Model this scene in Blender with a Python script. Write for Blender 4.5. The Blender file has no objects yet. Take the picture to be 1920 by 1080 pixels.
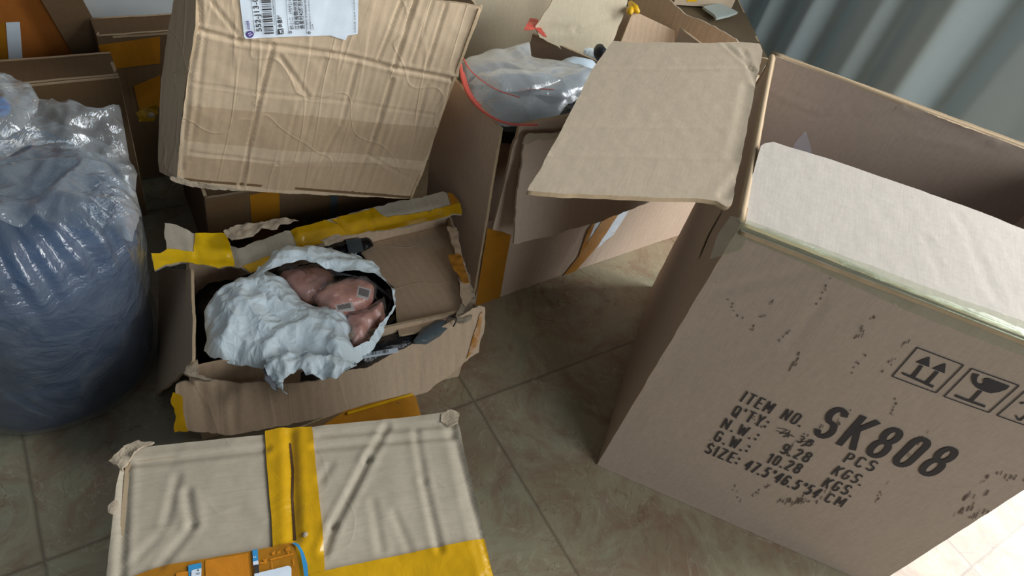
import bpy, bmesh, math, random
import numpy as np
from mathutils import Vector, Matrix, noise, geometry
rnd = random.Random(7)
C = bpy.context.scene.collection
# ------------------------------------------------------------------ camera
W, Hh, FPX = 1920, 1080, 1328.0
R = np.array([[0.843,-0.247,0.478],[-0.496,-0.701,0.513],[0.208,-0.669,-0.713]])
_u,_s,_v = np.linalg.svd(R); R = _u@_v
CAM = np.array([0,0,1.0])
cam = bpy.data.objects.new('camera', bpy.data.cameras.new('camera')); C.objects.link(cam)
cam.data.sensor_width = 36; cam.data.lens = FPX/W*36; cam.data.clip_start = .01
ax, ay, az = R@[1,0,0], R@[0,-1,0], R@[0,0,-1]
cam.matrix_world = Matrix(((ax[0],ay[0],az[0],0),(ax[1],ay[1],az[1],0),(ax[2],ay[2],az[2],1.0),(0,0,0,1)))
bpy.context.scene.camera = cam
# ------------------------------------------------------------------ light
sc = bpy.context.scene
sc.view_settings.view_transform = 'Standard'; sc.view_settings.look = 'None'
sc.view_settings.gamma = 1; sc.view_settings.use_curve_mapping = False
sc.view_settings.exposure = 0.38
world = bpy.data.worlds.new('world'); sc.world = world; world.use_nodes = True
bg = world.node_tree.nodes['Background']; bg.inputs[0].default_value = (.62,.75,.86,1); bg.inputs[1].default_value = .09
def area(name, loc, tgt, sx, sy, power, col):
    l = bpy.data.lights.new(name,'AREA'); l.shape='RECTANGLE'; l.size=sx; l.size_y=sy; l.energy=power; l.color=col
    o = bpy.data.objects.new(name,l); C.objects.link(o); o.location=loc
    o.rotation_euler = (Vector(tgt)-Vector(loc)).to_track_quat('-Z','Y').to_euler(); return o
area('window_daylight', (2.5,-.50,1.45), (1.5,-.50,1.05), 1.5, 2.1, 102, (.96,.985,1.0))       # the bare glass beside the curtain
area('window_behind_curtain', (2.75,1.35,1.2), (1.5,1.35,1.2), 1.6, 2.2, 12, (.95,.97,1.0))     # the glass the curtain covers
area('room_fill', (.9,-2.4,1.6), (.5,.4,.2), 2.0, 1.6, 36, (.90,.96,1.0))                # added fill lamp, out of view behind the camera, brightens the camera-facing sides
# ------------------------------------------------------------------ geometry helpers
def nrm(a): a=np.array(a,float); return a/np.linalg.norm(a)
def ray(p): return R@np.array([p[0]-W/2,p[1]-Hh/2,FPX])
def U(p,z=0.):
    d=ray(p); return CAM+d*((z-CAM[2])/d[2])
def perp(p,P0,d):
    r=ray(p); return CAM+r*(((P0-CAM)@d)/(r@d))
class Fr:
    """flat frame: origin, two in-plane axes, normal e1 x e2"""
    def __init__(s,O,e1,e2):
        s.O=np.array(O,float); s.e1=nrm(e1); e2=np.array(e2,float); e2=e2-(e2@s.e1)*s.e1; s.e2=nrm(e2); s.n=np.cross(s.e1,s.e2); s.disp=None
    def st(s,P): d=np.array(P)-s.O; return (float(d@s.e1),float(d@s.e2))
    def px(s,p): return s.st(perp(p,s.O,s.n))
    def pxs(s,ps): return [s.px(p) for p in ps]
    def at(s,pts,h=0.):
        pts=np.asarray(pts,float); h=np.broadcast_to(h,(len(pts),))
        return s.O+pts[:,:1]*s.e1+pts[:,1:2]*s.e2+h[:,None]*s.n
def segdist(pts,a,b):
    a=np.array(a);b=np.array(b);ab=b-a; t=np.clip(((pts-a)@ab)/max(ab@ab,1e-12),0,1)
    return np.linalg.norm(pts-(a+t[:,None]*ab),axis=1)
def nz(pts,sc_,seed=0):
    return np.array([noise.noise(Vector((x*sc_+seed*7.3,y*sc_-seed*3.1,seed*1.7))) for x,y in pts])
def mkdisp(amp=.0015,freq=6,seed=0,creases=(),crumple=0,cfreq=25,dome=0,outline=None,domew=.05,extra=None,fine=.0004,corr=0):
    def f(pts):
        pts=np.asarray(pts,float); h=amp*nz(pts,freq,seed)+fine*nz(pts,60,seed+1)
        for c in creases:
            a,b,d,w=c[:4]; ds=segdist(pts,a,b); wob=1+.4*nz(pts,40,seed+5)
            h-=d*wob*np.exp(-(ds/w)**2); h+=.35*d*np.exp(-((ds-2.2*w)/w)**2)
        if corr: h+=corr*np.sin(pts[:,0]*2*math.pi/.011+1.2*nz(pts,9,seed+8))*(.5+.5*nz(pts,5,seed+9))
        if crumple:
            w=np.stack([nz(pts,7,seed+2),nz(pts,7,seed+3)],1)*.03
            for i,(x,y) in enumerate(pts+w):
                ds,_=noise.voronoi(Vector((x*cfreq,y*cfreq,seed)));
                d2,_=noise.voronoi(Vector((x*cfreq*2.3,y*cfreq*2.3,seed+4)))
                h[i]+=crumple*((ds[1]-ds[0])*.9+(d2[1]-d2[0])*.35)
        if dome:
            o=np.array(outline); dd=np.min([segdist(pts,o[i],o[(i+1)%len(o)]) for i in range(len(o))],axis=0)
            q=np.clip(dd/domew,0,1); h+=dome*np.sqrt(1-(1-q)**2)
        if extra is not None: h+=extra(pts)
        return h
    return f
def resample(poly,step,rag,seed,smooth=False):
    out=[]; n=len(poly)
    for i in range(n):
        a=np.array(poly[i],float); b=np.array(poly[(i+1)%n],float); L=np.linalg.norm(b-a); k=max(1,int(round(L/step)))
        nn=np.array([-(b-a)[1],(b-a)[0]])/max(L,1e-9)
        for j in range(k):
            p=a+(b-a)*j/k
            if rag:
                r=noise.noise(Vector((p[0]*45,p[1]*45,seed+.5)))*rag+noise.noise(Vector((p[0]*130,p[1]*130,seed+.5)))*rag*(.35 if rag<.0018 else .9)
                p=p+nn*r
            out.append(p)
    return out
def inside(pts,poly):
    x,y=pts[:,0],pts[:,1]; c=np.zeros(len(pts),bool); P=np.array(poly); n=len(P)
    for i in range(n):
        x1,y1=P[i];x2,y2=P[i-1]
        m=((y1>y)!=(y2>y)); 
        with np.errstate(all='ignore'): c^=m&(x<(x2-x1)*(y-y1)/((y2-y1) if y2!=y1 else 1e-12)+x1)
    return c
def finish(name,verts,faces,mats,parent,uvs=None,midx=None,smooth=True):
    me=bpy.data.meshes.new(name); org=np.array(parent.location) if parent is not None else np.zeros(3)
    if parent is None: org=np.mean(verts,axis=0); org[2]=np.min(np.array(verts)[:,2])
    me.from_pydata([tuple(v) for v in (np.array(verts)-org)],[],faces)
    for m in mats: me.materials.append(m)
    if midx is not None: me.polygons.foreach_set('material_index',midx)
    if uvs is not None:
        l=me.uv_layers.new(name='UVMap'); vi=np.zeros(len(me.loops),int); me.loops.foreach_get('vertex_index',vi)
        l.data.foreach_set('uv',np.array(uvs)[vi].astype(float).ravel())
    me.polygons.foreach_set('use_smooth',[smooth]*len(me.polygons))
    me.update()
    o=bpy.data.objects.new(name,me); C.objects.link(o)
    if parent is not None: o.parent=parent
    else: o.location=org
    return o
def sheet(name,fr,outline,mat,parent=None,step=.008,disp=None,thick=.004,edge=None,rag=.0,seed=1,off=0.,holes=(),uvrot=False,back=None):
    """a sheet with its own thickness lying in frame fr; outline in metres inside the frame"""
    disp=disp or fr.disp or mkdisp(seed=seed)
    ol=resample(outline,step,rag,seed); pts=[tuple(p) for p in ol]; n0=len(pts)
    edges=[(i,(i+1)%n0) for i in range(n0)]
    hp=[]
    for h in holes:
        k=len(pts); r=resample(h,step,rag*1.3,seed+3); pts+= [tuple(p) for p in r]; edges+=[(k+i,k+(i+1)%len(r)) for i in range(len(r))]; hp.append([tuple(p) for p in r])
    P=np.array(ol); mn=P.min(0); mx=P.max(0)
    gx=np.arange(mn[0],mx[0],step); gy=np.arange(mn[1],mx[1],step*.9)
    g=np.array([(x+(step/2 if j%2 else 0),y) for j,y in enumerate(gy) for x in gx])
    if len(g):
        m=inside(g,ol)
        for h in hp: m&=~inside(g,h)
        g=g[m]
        allo=[np.array(ol)]+[np.array(h) for h in hp]
        if len(g):
            bd=np.concatenate(allo); keep=np.ones(len(g),bool)
            for i in range(0,len(g),4000):
                dd=np.min(((g[i:i+4000,None,:]-bd[None])**2).sum(2),axis=1); keep[i:i+4000]=dd>(step*.45)**2
            g=g[keep]
        pts+=[tuple(p) for p in g]
    v,_,f,_,_,_=geometry.delaunay_2d_cdt([Vector(p) for p in pts],edges,[],1,1e-7)
    V=np.array([(a.x,a.y) for a in v]); F=[tuple(t) for t in f]
    if hp:
        cen=np.array([V[list(t)].mean(0) for t in F]); bad=np.zeros(len(F),bool)
        for h in hp: bad|=inside(cen,h)
        F=[t for t,b in zip(F,bad) if not b]
    h=disp(V)+off
    top=fr.at(V,h); bot=fr.at(V,h-thick); n=len(V)
    FF=[];cnt={}
    for t in F:
        a,b,c=V[t[0]],V[t[1]],V[t[2]]
        if (b[0]-a[0])*(c[1]-a[1])-(b[1]-a[1])*(c[0]-a[0])<0: t=t[::-1]
        FF.append(t)
        for i in range(len(t)): cnt[(t[i],t[(i+1)%len(t)])]=1
    mi=[0]*len(FF)
    bf=[tuple(i+n for i in t[::-1]) for t in FF]; mi+=[0 if back is None else 2]*len(bf)
    be=[(a,b) for (a,b) in cnt if (b,a) not in cnt]; bv=sorted({i for e_ in be for i in e_}); ix={v_:2*n+k for k,v_ in enumerate(bv)}; m2=len(bv)
    sd=[(ix[b],ix[a],ix[a]+m2,ix[b]+m2) for a,b in be]; mi+=[1]*len(sd)
    allv=np.concatenate([top,bot,top[bv],bot[bv]]); uv=np.concatenate([V,V,V[bv],V[bv]])

    if uvrot: uv=uv[:,::-1]
    ms=[mat,edge or mat]+([back] if back is not None else [])
    o=finish(name,allv,FF+bf+sd,ms,parent,uv,mi)
    m_=o.data
    for p in m_.polygons:
        if p.material_index==1 and len(p.vertices)==4: p.use_smooth=True
    return o
def rect(w,h,x0=0,y0=0): return [(x0,y0),(x0+w,y0),(x0+w,y0+h),(x0,y0+h)]
def tag(o,label=None,cat=None,group=None,kind=None):
    if label: o['label']=label
    if cat: o['category']=cat
    if group: o['group']=group
    if kind: o['kind']=kind
    return o
def thing(name,label,cat,loc,group=None):
    o=bpy.data.objects.new(name,None); C.objects.link(o); o.location=tuple(loc); o.empty_display_size=.05
    return tag(o,label,cat,group)
def tube(name,pts,r,mat,parent,k=8,flat=1.0):
    pts=[np.array(p,float) for p in pts]
    # catmull-rom
    q=[]
    for i in range(len(pts)-1):
        p0=pts[max(i-1,0)];p1=pts[i];p2=pts[i+1];p3=pts[min(i+2,len(pts)-1)]
        for t in np.linspace(0,1,6,endpoint=False):
            q.append(.5*((2*p1)+(-p0+p2)*t+(2*p0-5*p1+4*p2-p3)*t*t+(-p0+3*p1-3*p2+p3)*t**3))
    q.append(pts[-1]); V=[];F=[]
    for i,p in enumerate(q):
        d=nrm(q[min(i+1,len(q)-1)]-q[max(i-1,0)]); a=np.cross(d,[0,0,1]); a=nrm(a) if np.linalg.norm(a)>1e-6 else np.array([1.,0,0]); b=np.cross(a,d)
        rr=r if np.isscalar(r) else np.interp(i/(len(q)-1),np.linspace(0,1,len(r)),r)
        for j in range(k):
            t=2*math.pi*j/k; V.append(p+rr*(math.cos(t)*a+flat*math.sin(t)*b))
    for i in range(len(q)-1):
        for j in range(k): F.append((i*k+j,i*k+(j+1)%k,(i+1)*k+(j+1)%k,(i+1)*k+j))
    F.append(tuple(range(k))[::-1]); F.append(tuple((len(q)-1)*k+j for j in range(k)))
    return finish(name,V,F,[mat],parent)
# ------------------------------------------------------------------ materials
def srgb(r,g,b):
    f=lambda c:(c/255/12.92) if c/255<=.04045 else ((c/255+.055)/1.055)**2.4
    return (f(r),f(g),f(b),1)
class NT:
    def __init__(s,name):
        s.m=bpy.data.materials.new(name); s.m.use_nodes=True; s.t=s.m.node_tree; s.t.nodes.clear(); s.out=s.n('ShaderNodeOutputMaterial')
    def n(s,t,**kw):
        o=s.t.nodes.new(t)
        for k,v in kw.items():
            if k.startswith('i_'):
                key=k[2:]; key=int(key) if key.isdigit() else key.replace('_',' '); o.inputs[key].default_value=v
            else: setattr(o,k,v)
        return o
    def l(s,a,b): s.t.links.new(a,b)
    def noise(s,vec,scale,detail=4,rough=.6,dist=0):
        o=s.n('ShaderNodeTexNoise',i_Scale=scale,i_Detail=detail,i_Roughness=rough,i_Distortion=dist); s.l(vec,o.inputs['Vector']); return o.outputs['Fac']
    def ramp(s,fac,stops):
        o=s.n('ShaderNodeValToRGB'); e=o.color_ramp.elements
        while len(e)<len(stops): e.new(.5)
        for i,(p,c) in enumerate(stops): e[i].position=p; e[i].color=c if len(c)==4 else (*c,1)
        s.l(fac,o.inputs[0]); return o.outputs['Color']
    def mix(s,fac,a,b,mode='MIX'):
        o=s.n('ShaderNodeMix',data_type='RGBA',blend_type=mode)
        for v,i in ((fac,0),(a,6),(b,7)):
            if isinstance(v,(int,float,tuple)): o.inputs[i].default_value=v
            else: s.l(v,o.inputs[i])
        return o.outputs[2]
    def math(s,op,a,b=0.):
        o=s.n('ShaderNodeMath',operation=op)
        for v,i in ((a,0),(b,1)):
            if isinstance(v,(int,float)): o.inputs[i].default_value=v
            else: s.l(v,o.inputs[i])
        return o.outputs[0]
    def bump(s,h,strength,dist=.002,normal=None):
        o=s.n('ShaderNodeBump',i_Strength=strength,i_Distance=dist); s.l(h,o.inputs['Height'])
        if normal is not None: s.l(normal,o.inputs['Normal'])
        return o.outputs[0]
    def bsdf(s,**kw):
        o=s.n('ShaderNodeBsdfPrincipled',**kw); s.l(o.outputs[0],s.out.inputs[0]); return o
def card(name,col,dirt=.25,corr=.15,fibre=.5,lines=0.):
    m=NT(name); uv=m.n('ShaderNodeUVMap'); mp=m.n('ShaderNodeMapping'); m.l(uv.outputs[0],mp.inputs[0]); v=mp.outputs[0]
    n1=m.noise(v,7,5); n2=m.noise(v,140,3); 
    mp2=m.n('ShaderNodeMapping'); mp2.inputs['Scale'].default_value=(1,.08,1); m.l(v,mp2.inputs[0]); n3=m.noise(mp2.outputs[0],420,2)
    c=srgb(*col); dk=tuple(x*.72 for x in c[:3])+(1,); lt=tuple(min(1,x*1.12) for x in c[:3])+(1,)
    a=m.mix(m.math('MULTIPLY',n1,1.),dk,lt)
    a=m.mix(dirt,c,a)
    wav=m.n('ShaderNodeTexWave',bands_direction='X',i_Scale=22,i_Distortion=.6,i_Detail=1); m.l(v,wav.inputs[0])
    wv=wav.outputs['Fac']
    f=m.math('ADD',m.math('MULTIPLY',n2,.5),m.math('MULTIPLY',n3,.5))
    fc=m.ramp(f,[(.3,(.78,.78,.78)),(.7,(1.1,1.1,1.1))])
    a=m.mix(fibre,a,m.mix(1.,a,fc,'MULTIPLY'))
    if corr: a=m.mix(corr*.6,a,m.mix(1.,a,m.ramp(wv,[(0,(.75,.75,.75)),(1,(1,1,1))]),'MULTIPLY'))
    # scuffs and specks of dirt
    sp=m.ramp(m.noise(v,55,6,.75),[(.30,(1,1,1)),(.34,(0,0,0))]); a=m.mix(m.math('MULTIPLY',sp,.22),a,srgb(70,55,42))
    b=m.bsdf(i_Roughness=.82); b.inputs['Specular IOR Level'].default_value=.25
    lnb=None
    if lines:
        mq=m.n('ShaderNodeMapping'); mq.inputs['Scale'].default_value=(1.,.10,1); m.l(v,mq.inputs[0])
        l1=m.math('ABSOLUTE',m.math('SUBTRACT',m.noise(mq.outputs[0],22,2,.4,.1),.5)); l2=m.math('ABSOLUTE',m.math('SUBTRACT',m.noise(v,6,2,.4,.2),.48))
        k1=m.ramp(l1,[(0,(1,1,1)),(.022,(0,0,0))]); k2=m.ramp(l2,[(0,(1,1,1)),(.006,(0,0,0))]); lnb=m.math('ADD',k1,k2)
        a=m.mix(m.math('MULTIPLY',lnb,.16*lines),a,lt)
    m.l(a,b.inputs['Base Color'])
    hgt=m.math('ADD',m.math('MULTIPLY',wv,corr*1.2),m.math('ADD',m.math('MULTIPLY',n1,.8),m.math('MULTIPLY',f,.35)))
    nb=m.bump(hgt,.35,.0015)
    if lines: nb=m.bump(lnb,.6*lines,.0016,nb)
    m.l(nb,b.inputs['Normal']); return m.m
def tape(name,col,alpha=.9,rough=.22,wr=.4):
    m=NT(name); uv=m.n('ShaderNodeUVMap'); v=uv.outputs[0]
    n1=m.noise(v,18,5,.6,1.5); n2=m.noise(v,90,4)
    c=srgb(*col); a=m.mix(n1,tuple(x*.7 for x in c[:3])+(1,),tuple(min(1,x*1.2) for x in c[:3])+(1,))
    b=m.bsdf(i_Roughness=rough,i_Alpha=alpha); m.l(a,b.inputs['Base Color'])
    m.l(m.bump(m.math('ADD',n1,m.math('MULTIPLY',n2,.3)),wr,.003),b.inputs['Normal']); return m.m
def film(name,tint=(1,1,1,1),haze=.12,gloss=.0,rough=.1,wr=.6,wscale=22):
    m=NT(name); uv=m.n('ShaderNodeUVMap'); v=uv.outputs[0]
    n1=m.noise(v,wscale,5,.55,2.2); n2=m.noise(v,wscale*5,3)
    bp=m.bump(m.math('ADD',n1,m.math('MULTIPLY',n2,.15)),wr,.008)
    tr=m.n('ShaderNodeBsdfTransparent'); tr.inputs[0].default_value=tint
    gl=m.n('ShaderNodeBsdfGlossy'); gl.inputs['Roughness'].default_value=rough; m.l(bp,gl.inputs['Normal'])
    df=m.n('ShaderNodeBsdfDiffuse'); df.inputs[0].default_value=(.86,.9,.92,1); m.l(bp,df.inputs['Normal'])
    lw=m.n('ShaderNodeLayerWeight',i_Blend=.5); m.l(bp,lw.inputs['Normal']); fr=m.math('ADD',m.math('MULTIPLY',m.math('POWER',lw.outputs['Facing'],3.),.45),.04)
    a=m.n('ShaderNodeMixShader'); hz=m.math('MULTIPLY',m.math('ADD',m.math('MULTIPLY',n1,1.3),.2),haze); m.l(hz,a.inputs[0]); m.l(tr.outputs[0],a.inputs[1]); m.l(df.outputs[0],a.inputs[2])
    b=m.n('ShaderNodeMixShader'); m.l(m.math('ADD',fr,gloss),b.inputs[0]); m.l(a.outputs[0],b.inputs[1]); m.l(gl.outputs[0],b.inputs[2])
    m.l(b.outputs[0],m.out.inputs[0]); return m.m
def plain(name,col,rough=.5,spec=.5,wr=0,wscale=30,trans=0,lin=False,dist=.004):
    m=NT(name); c=col if lin else srgb(*col); b=m.bsdf(i_Roughness=rough); b.inputs['Base Color'].default_value=c; b.inputs['Specular IOR Level'].default_value=spec
    tc=m.n('ShaderNodeTexCoord'); n=m.noise(tc.outputs['Object'],wscale,5,.6,1.)
    m.l(m.mix(n,tuple(x*.85 for x in c[:3])+(1,),tuple(min(1,x*1.1) for x in c[:3])+(1,)),b.inputs['Base Color'])
    if wr: m.l(m.bump(n,wr,dist),b.inputs['Normal'])
    return m.m
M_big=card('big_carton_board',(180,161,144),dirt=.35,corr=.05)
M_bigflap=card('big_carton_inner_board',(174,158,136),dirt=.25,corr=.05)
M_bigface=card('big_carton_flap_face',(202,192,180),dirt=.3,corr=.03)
M_mid=card('middle_carton_board',(206,184,164),dirt=.5,corr=.12)
M_lab=card('worn_carton_board',(206,182,152),dirt=.6,corr=.2,lines=.6)
M_k=card('pale_carton_board',(182,170,150),dirt=.45,corr=.05,lines=.2)
M_op=card('torn_carton_board',(200,174,146),dirt=.5,corr=.3,lines=.4)
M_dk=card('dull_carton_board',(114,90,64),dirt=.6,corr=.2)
M_or=card('orange_carton_board',(176,104,40),dirt=.7,corr=.1)
M_bg=card('faded_carton_board',(222,208,180),dirt=.4,corr=.05)
M_edge=card('cut_board_edge',(190,166,134),dirt=.8,corr=.0)
M_frz=plain('frayed_paper',(178,162,140),.9,.2,.6,120)
M_yt=tape('yellow_parcel_tape',(214,164,22),.93)
M_yt2=tape('bright_yellow_tape',(246,192,14),.97,.3,.5)
M_at=tape('amber_parcel_tape',(190,128,36),.8)
M_bt=tape('brown_parcel_tape',(168,128,80),.08,.3,.3)
M_ct=film('clear_parcel_tape',(.93,.95,.9,1),.05,.0,.10,.5,30)
M_film=film('clear_plastic_film',(.96,.98,.99,1),.10,.04,.07,1.0,13)
M_zip=film('zip_bag_film',(.97,.98,.99,1),.30,.02,.12,.5,10)
M_ink=plain('black_print_ink',(66,62,62),.7,.2)
M_white=plain('label_paper',(226,236,246),.6,.3)
M_mail=plain('white_mailer_plastic',(236,250,255),.38,.5,.25,60)
def crinkled(name,col,rough,vs=34,st=.55):
    m=NT(name); uv=m.n('ShaderNodeUVMap'); v=uv.outputs[0]; nn=m.n('ShaderNodeTexNoise',i_Scale=9.,i_Detail=2.); m.l(v,nn.inputs['Vector'])
    ad=m.mix(.05,v,nn.outputs['Color'],'ADD'); hs=[]
    for k in (1,2.3):
        vo=m.n('ShaderNodeTexVoronoi',feature='DISTANCE_TO_EDGE',i_Scale=vs*k); m.l(ad,vo.inputs[0]); hs.append(m.math('MINIMUM',vo.outputs['Distance'],.35))
    b=m.bsdf(i_Roughness=rough); c=srgb(*col); b.inputs['Base Color'].default_value=c
    m.l(m.bump(m.math('MULTIPLY',m.math('ADD',hs[0],m.math('MULTIPLY',hs[1],.4)),-1.),st,.012),b.inputs['Normal']); return m.m
M_mail=crinkled('white_mailer_crinkled',(236,250,255),.36)
M_mailin=plain('grey_mailer_lining',(120,122,128),.4,.5)
M_black=plain('black_plastic_bag',(16,17,20),.22,.6,.9,26)
M_grey=plain('grey_plastic_pouch',(84,94,98),.35,.5,.3,30)
M_pink=crinkled('pink_fabric',(255,184,164),.5,22,.2)
M_blue=plain('blue_cloth',(38,66,100),.75,.3,.5,14)
M_red=plain('red_zip_seal',(226,92,80),.45,.5)
M_purple=plain('purple_ink',(92,72,140),.6,.2)
M_cyan=plain('blue_label_ink',(60,150,205),.5,.3)
M_oink=tape('orange_printed_tape',(222,142,40),.85,.3,.3)
M_wall=plain('painted_wall',(176,182,184),.9,.2,.1,4)
M_yel=plain('yellow_plastic',(235,185,25),.4,.5)
# ------------------------------------------------------------------ writing
def text_on(fr,s,p0,p1,ptop,mat,parent,name='printed_text',shear=.0,bold=0.,off=.0009,px=True,fit=True,track=1.0):
    a=np.array(fr.px(p0) if px else p0); b=np.array(fr.px(p1) if px else p1); t=np.array(fr.px(ptop) if px else ptop)
    cu=bpy.data.curves.new('txt','FONT'); cu.body=s; cu.shear=shear; cu.offset=bold; cu.space_character=track; cu.resolution_u=3
    o=bpy.data.objects.new('txt',cu); C.objects.link(o); bpy.context.view_layer.update()
    me=bpy.data.meshes.new_from_object(o.evaluated_get(bpy.context.evaluated_depsgraph_get()))
    bpy.data.objects.remove(o); bpy.data.curves.remove(cu)
    V=np.zeros(len(me.vertices)*3); me.vertices.foreach_get('co',V); V=V.reshape(-1,3)[:,:2]
    if not len(V): return None
    F=[tuple(p.vertices) for p in me.polygons]
    mn=V.min(0);mx=V.max(0); d=b-a; L=np.linalg.norm(d); d=d/L; up=np.array([-d[1],d[0]]); hh=abs((t-a)@up)
    sgn=1 if (t-a)@up>0 else -1
    Y=V[:,1]/(max(mx[1],.01)) ; X=(V[:,0]-mn[0])/(mx[0]-mn[0])
    Q=a+X[:,None]*L*d+Y[:,None]*hh*up*sgn
    h=fr.disp(Q) if fr.disp else 0
    return finish(name,fr.at(Q,h+off),F,[mat],parent,Q,smooth=False)
def poly_on(fr,polys,mat,parent,name='printed_symbol',off=.0009,px=False,step=.012):
    V=[];F=[]
    for p in polys:
        q=fr.pxs(p) if px else [tuple(x) for x in p]
        q=resample(q,step,0,0); v,_,f,_,_,_=geometry.delaunay_2d_cdt([Vector(x) for x in q],[(i,(i+1)%len(q)) for i in range(len(q))],[],1,1e-7)
        k=len(V); V+=[(a.x,a.y) for a in v]
        for t in f:
            a,b,c=[np.array(v[i]) for i in t[:3]]
            if (b[0]-a[0])*(c[1]-a[1])-(b[1]-a[1])*(c[0]-a[0])<0: t=t[::-1]
            F.append(tuple(i+k for i in t))
    Q=np.array(V); h=fr.disp(Q) if fr.disp else 0
    return finish(name,fr.at(Q,h+off),F,[mat],parent,Q,smooth=False)
def stroke(a,b,w):
    a=np.array(a,float);b=np.array(b,float); d=b-a; n=np.array([-d[1],d[0]])/np.linalg.norm(d)*w/2
    return [a-n,b-n,b+n,a+n]
# ------------------------------------------------------------------ floor, wall
def floor():
    m=NT('marble_tile'); g=m.n('ShaderNodeNewGeometry'); sep=m.n('ShaderNodeSeparateXYZ'); m.l(g.outputs['Position'],sep.inputs[0])
    def line(ax_,o,s):
        a=m.math('DIVIDE',m.math('SUBTRACT',ax_,o),s); fr=m.math('FRACT',a); d=m.math('MULTIPLY',m.math('MINIMUM',fr,m.math('SUBTRACT',1.,fr)),s); return d,m.math('FLOOR',a)
    v=g.outputs['Position']
    wob=m.math('MULTIPLY',m.math('SUBTRACT',m.noise(v,14,3),.5),.0015)
    d1,i1=line(m.math('ADD',sep.outputs[0],wob),-.157,.630); d2,i2=line(m.math('ADD',sep.outputs[1],wob),.514,.615)
    d=m.math('MINIMUM',d1,d2); gr=m.ramp(d,[(.0004,(.5,.5,.5)),(.0014,(0,0,0))])
    comb=m.n('ShaderNodeCombineXYZ'); m.l(i1,comb.inputs[0]); m.l(i2,comb.inputs[1])
    sc_=m.n('ShaderNodeVectorMath',operation='SCALE'); sc_.inputs['Scale'].default_value=3.7; m.l(comb.outputs[0],sc_.inputs[0])
    ad=m.n('ShaderNodeVectorMath',operation='ADD'); m.l(v,ad.inputs[0]); m.l(sc_.outputs[0],ad.inputs[1]); v2=ad.outputs[0]
    n1=m.noise(v2,3.2,6,.62,.9); n2=m.noise(v2,9,7,.7,1.5); n3=m.noise(v2,5,3,.5,3.5)
    c=m.ramp(n1,[(.32,srgb(150,122,98)),(.46,srgb(156,142,116)),(.58,srgb(164,156,130)),(.7,srgb(142,143,120))])
    c=m.mix(m.ramp(n2,[(.45,(0,0,0)),(.62,(.7,.7,.7))]),c,srgb(140,112,92))
    c=m.mix(m.ramp(m.noise(v2,22,5,.7,.6),[(.55,(0,0,0)),(.75,(.5,.5,.5))]),c,srgb(176,168,146))
    vein=m.math('ABSOLUTE',m.math('SUBTRACT',n3,.5)); c=m.mix(m.ramp(vein,[(.0,(.55,.55,.55)),(.006,(0,0,0))]),c,srgb(188,178,156))
    n4=m.noise(v2,3.4,4,.55,2.5); vein2=m.math('ABSOLUTE',m.math('SUBTRACT',n4,.52)); c=m.mix(m.ramp(vein2,[(.0,(.6,.6,.6)),(.004,(0,0,0))]),c,srgb(104,78,58))
    c=m.mix(m.ramp(m.noise(v,38,4,.7),[(.28,(.7,.7,.7)),(.33,(0,0,0))]),c,srgb(120,105,85))
    c=m.mix(gr,c,srgb(66,54,44))
    b=m.bsdf(i_Roughness=.34); m.l(c,b.inputs['Base Color']); b.inputs['Specular IOR Level'].default_value=.45
    m.l(m.math('ADD',m.math('MULTIPLY',n2,.25),.22),b.inputs['Roughness'])
    m.l(m.bump(m.math('SUBTRACT',m.math('MULTIPLY',n2,.05),gr),.4,.001),b.inputs['Normal'])
    V=[(-3,-2,-.0),(2.9,-2,0),(2.9,2.6,0),(-3,2.6,0),(-3,-2,-.05),(2.9,-2,-.05),(2.9,2.6,-.05),(-3,2.6,-.05)]
    o=finish('floor',V,[(0,1,2,3),(7,6,5,4),(0,4,5,1),(1,5,6,2),(2,6,7,3),(3,7,4,0)],[m.m],None,smooth=False); o['kind']='structure'
floor()
def slab(name,x0,x1,y0,y1,z0,z1,mat,parent=None):
    V=[(x,y,z) for z in (z0,z1) for x,y in ((x0,y0),(x1,y0),(x1,y1),(x0,y1))]
    return finish(name,V,[(3,2,1,0),(4,5,6,7),(0,1,5,4),(1,2,6,5),(2,3,7,6),(3,0,4,7)],[mat],parent,[(v[0]+v[1],v[2]) for v in V],smooth=False)
slab('wall_back',-3,2.9,2.5,2.6,0,2.6,M_wall)['kind']='structure'
exec_parts=[]
Z=np.array([0,0,1.])
# ------------------------------------------------------------------ big carton at the right
def carton_walls(root,O,e1,e3,w,d,h,mat,inner=None,up=Z,fdisp=None,step=.02,thick=.005,name='side_panel',skip=(),seed=0,bottom=True,rag=.0008):
    O=np.array(O,float); e1=nrm(e1); e3=nrm(e3); up=nrm(up); th=thick
    fs={'front':Fr(O,e1,up),'right':Fr(O+e1*w,e3,up),'back':Fr(O+e1*w+e3*d,-e1,up),'left':Fr(O+e3*d,-e3,up)}
    ww={'front':w,'right':d,'back':w,'left':d}
    for i,(k,f) in enumerate(fs.items()):
        if k in skip: continue
        f.disp=fdisp if (k=='front' and fdisp) else mkdisp(.0015,5,seed+i)
        sheet(name if k!='front' else 'front_panel',f,(rect(ww[k]-.001,h,.0005,.001) if k in ('front','back') else rect(max(ww[k]-2*th,.002),h-.001,th,.001)),mat,root,step=(.008 if k=='front' and fdisp else step),thick=th,edge=M_edge,rag=rag,seed=seed+i,back=inner)
    if bottom: sheet('bottom_panel',Fr(O+up*.006,e1,e3),rect(w-.02,d-.02,.01,.01),mat,root,step=.05,thick=.004,disp=lambda p:np.zeros(len(p)))
    return fs
BLc=U((1118,872)); u=nrm(U((1640,1100))-BLc); n_=np.array([-u[1],u[0],0])
w,d,h=.475,.465,.54
big=thing('cardboard_carton','large open brown carton with black shipping print and arrow symbols, front right','carton',BLc)
A=BLc+Z*h; B=A+n_*d
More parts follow.
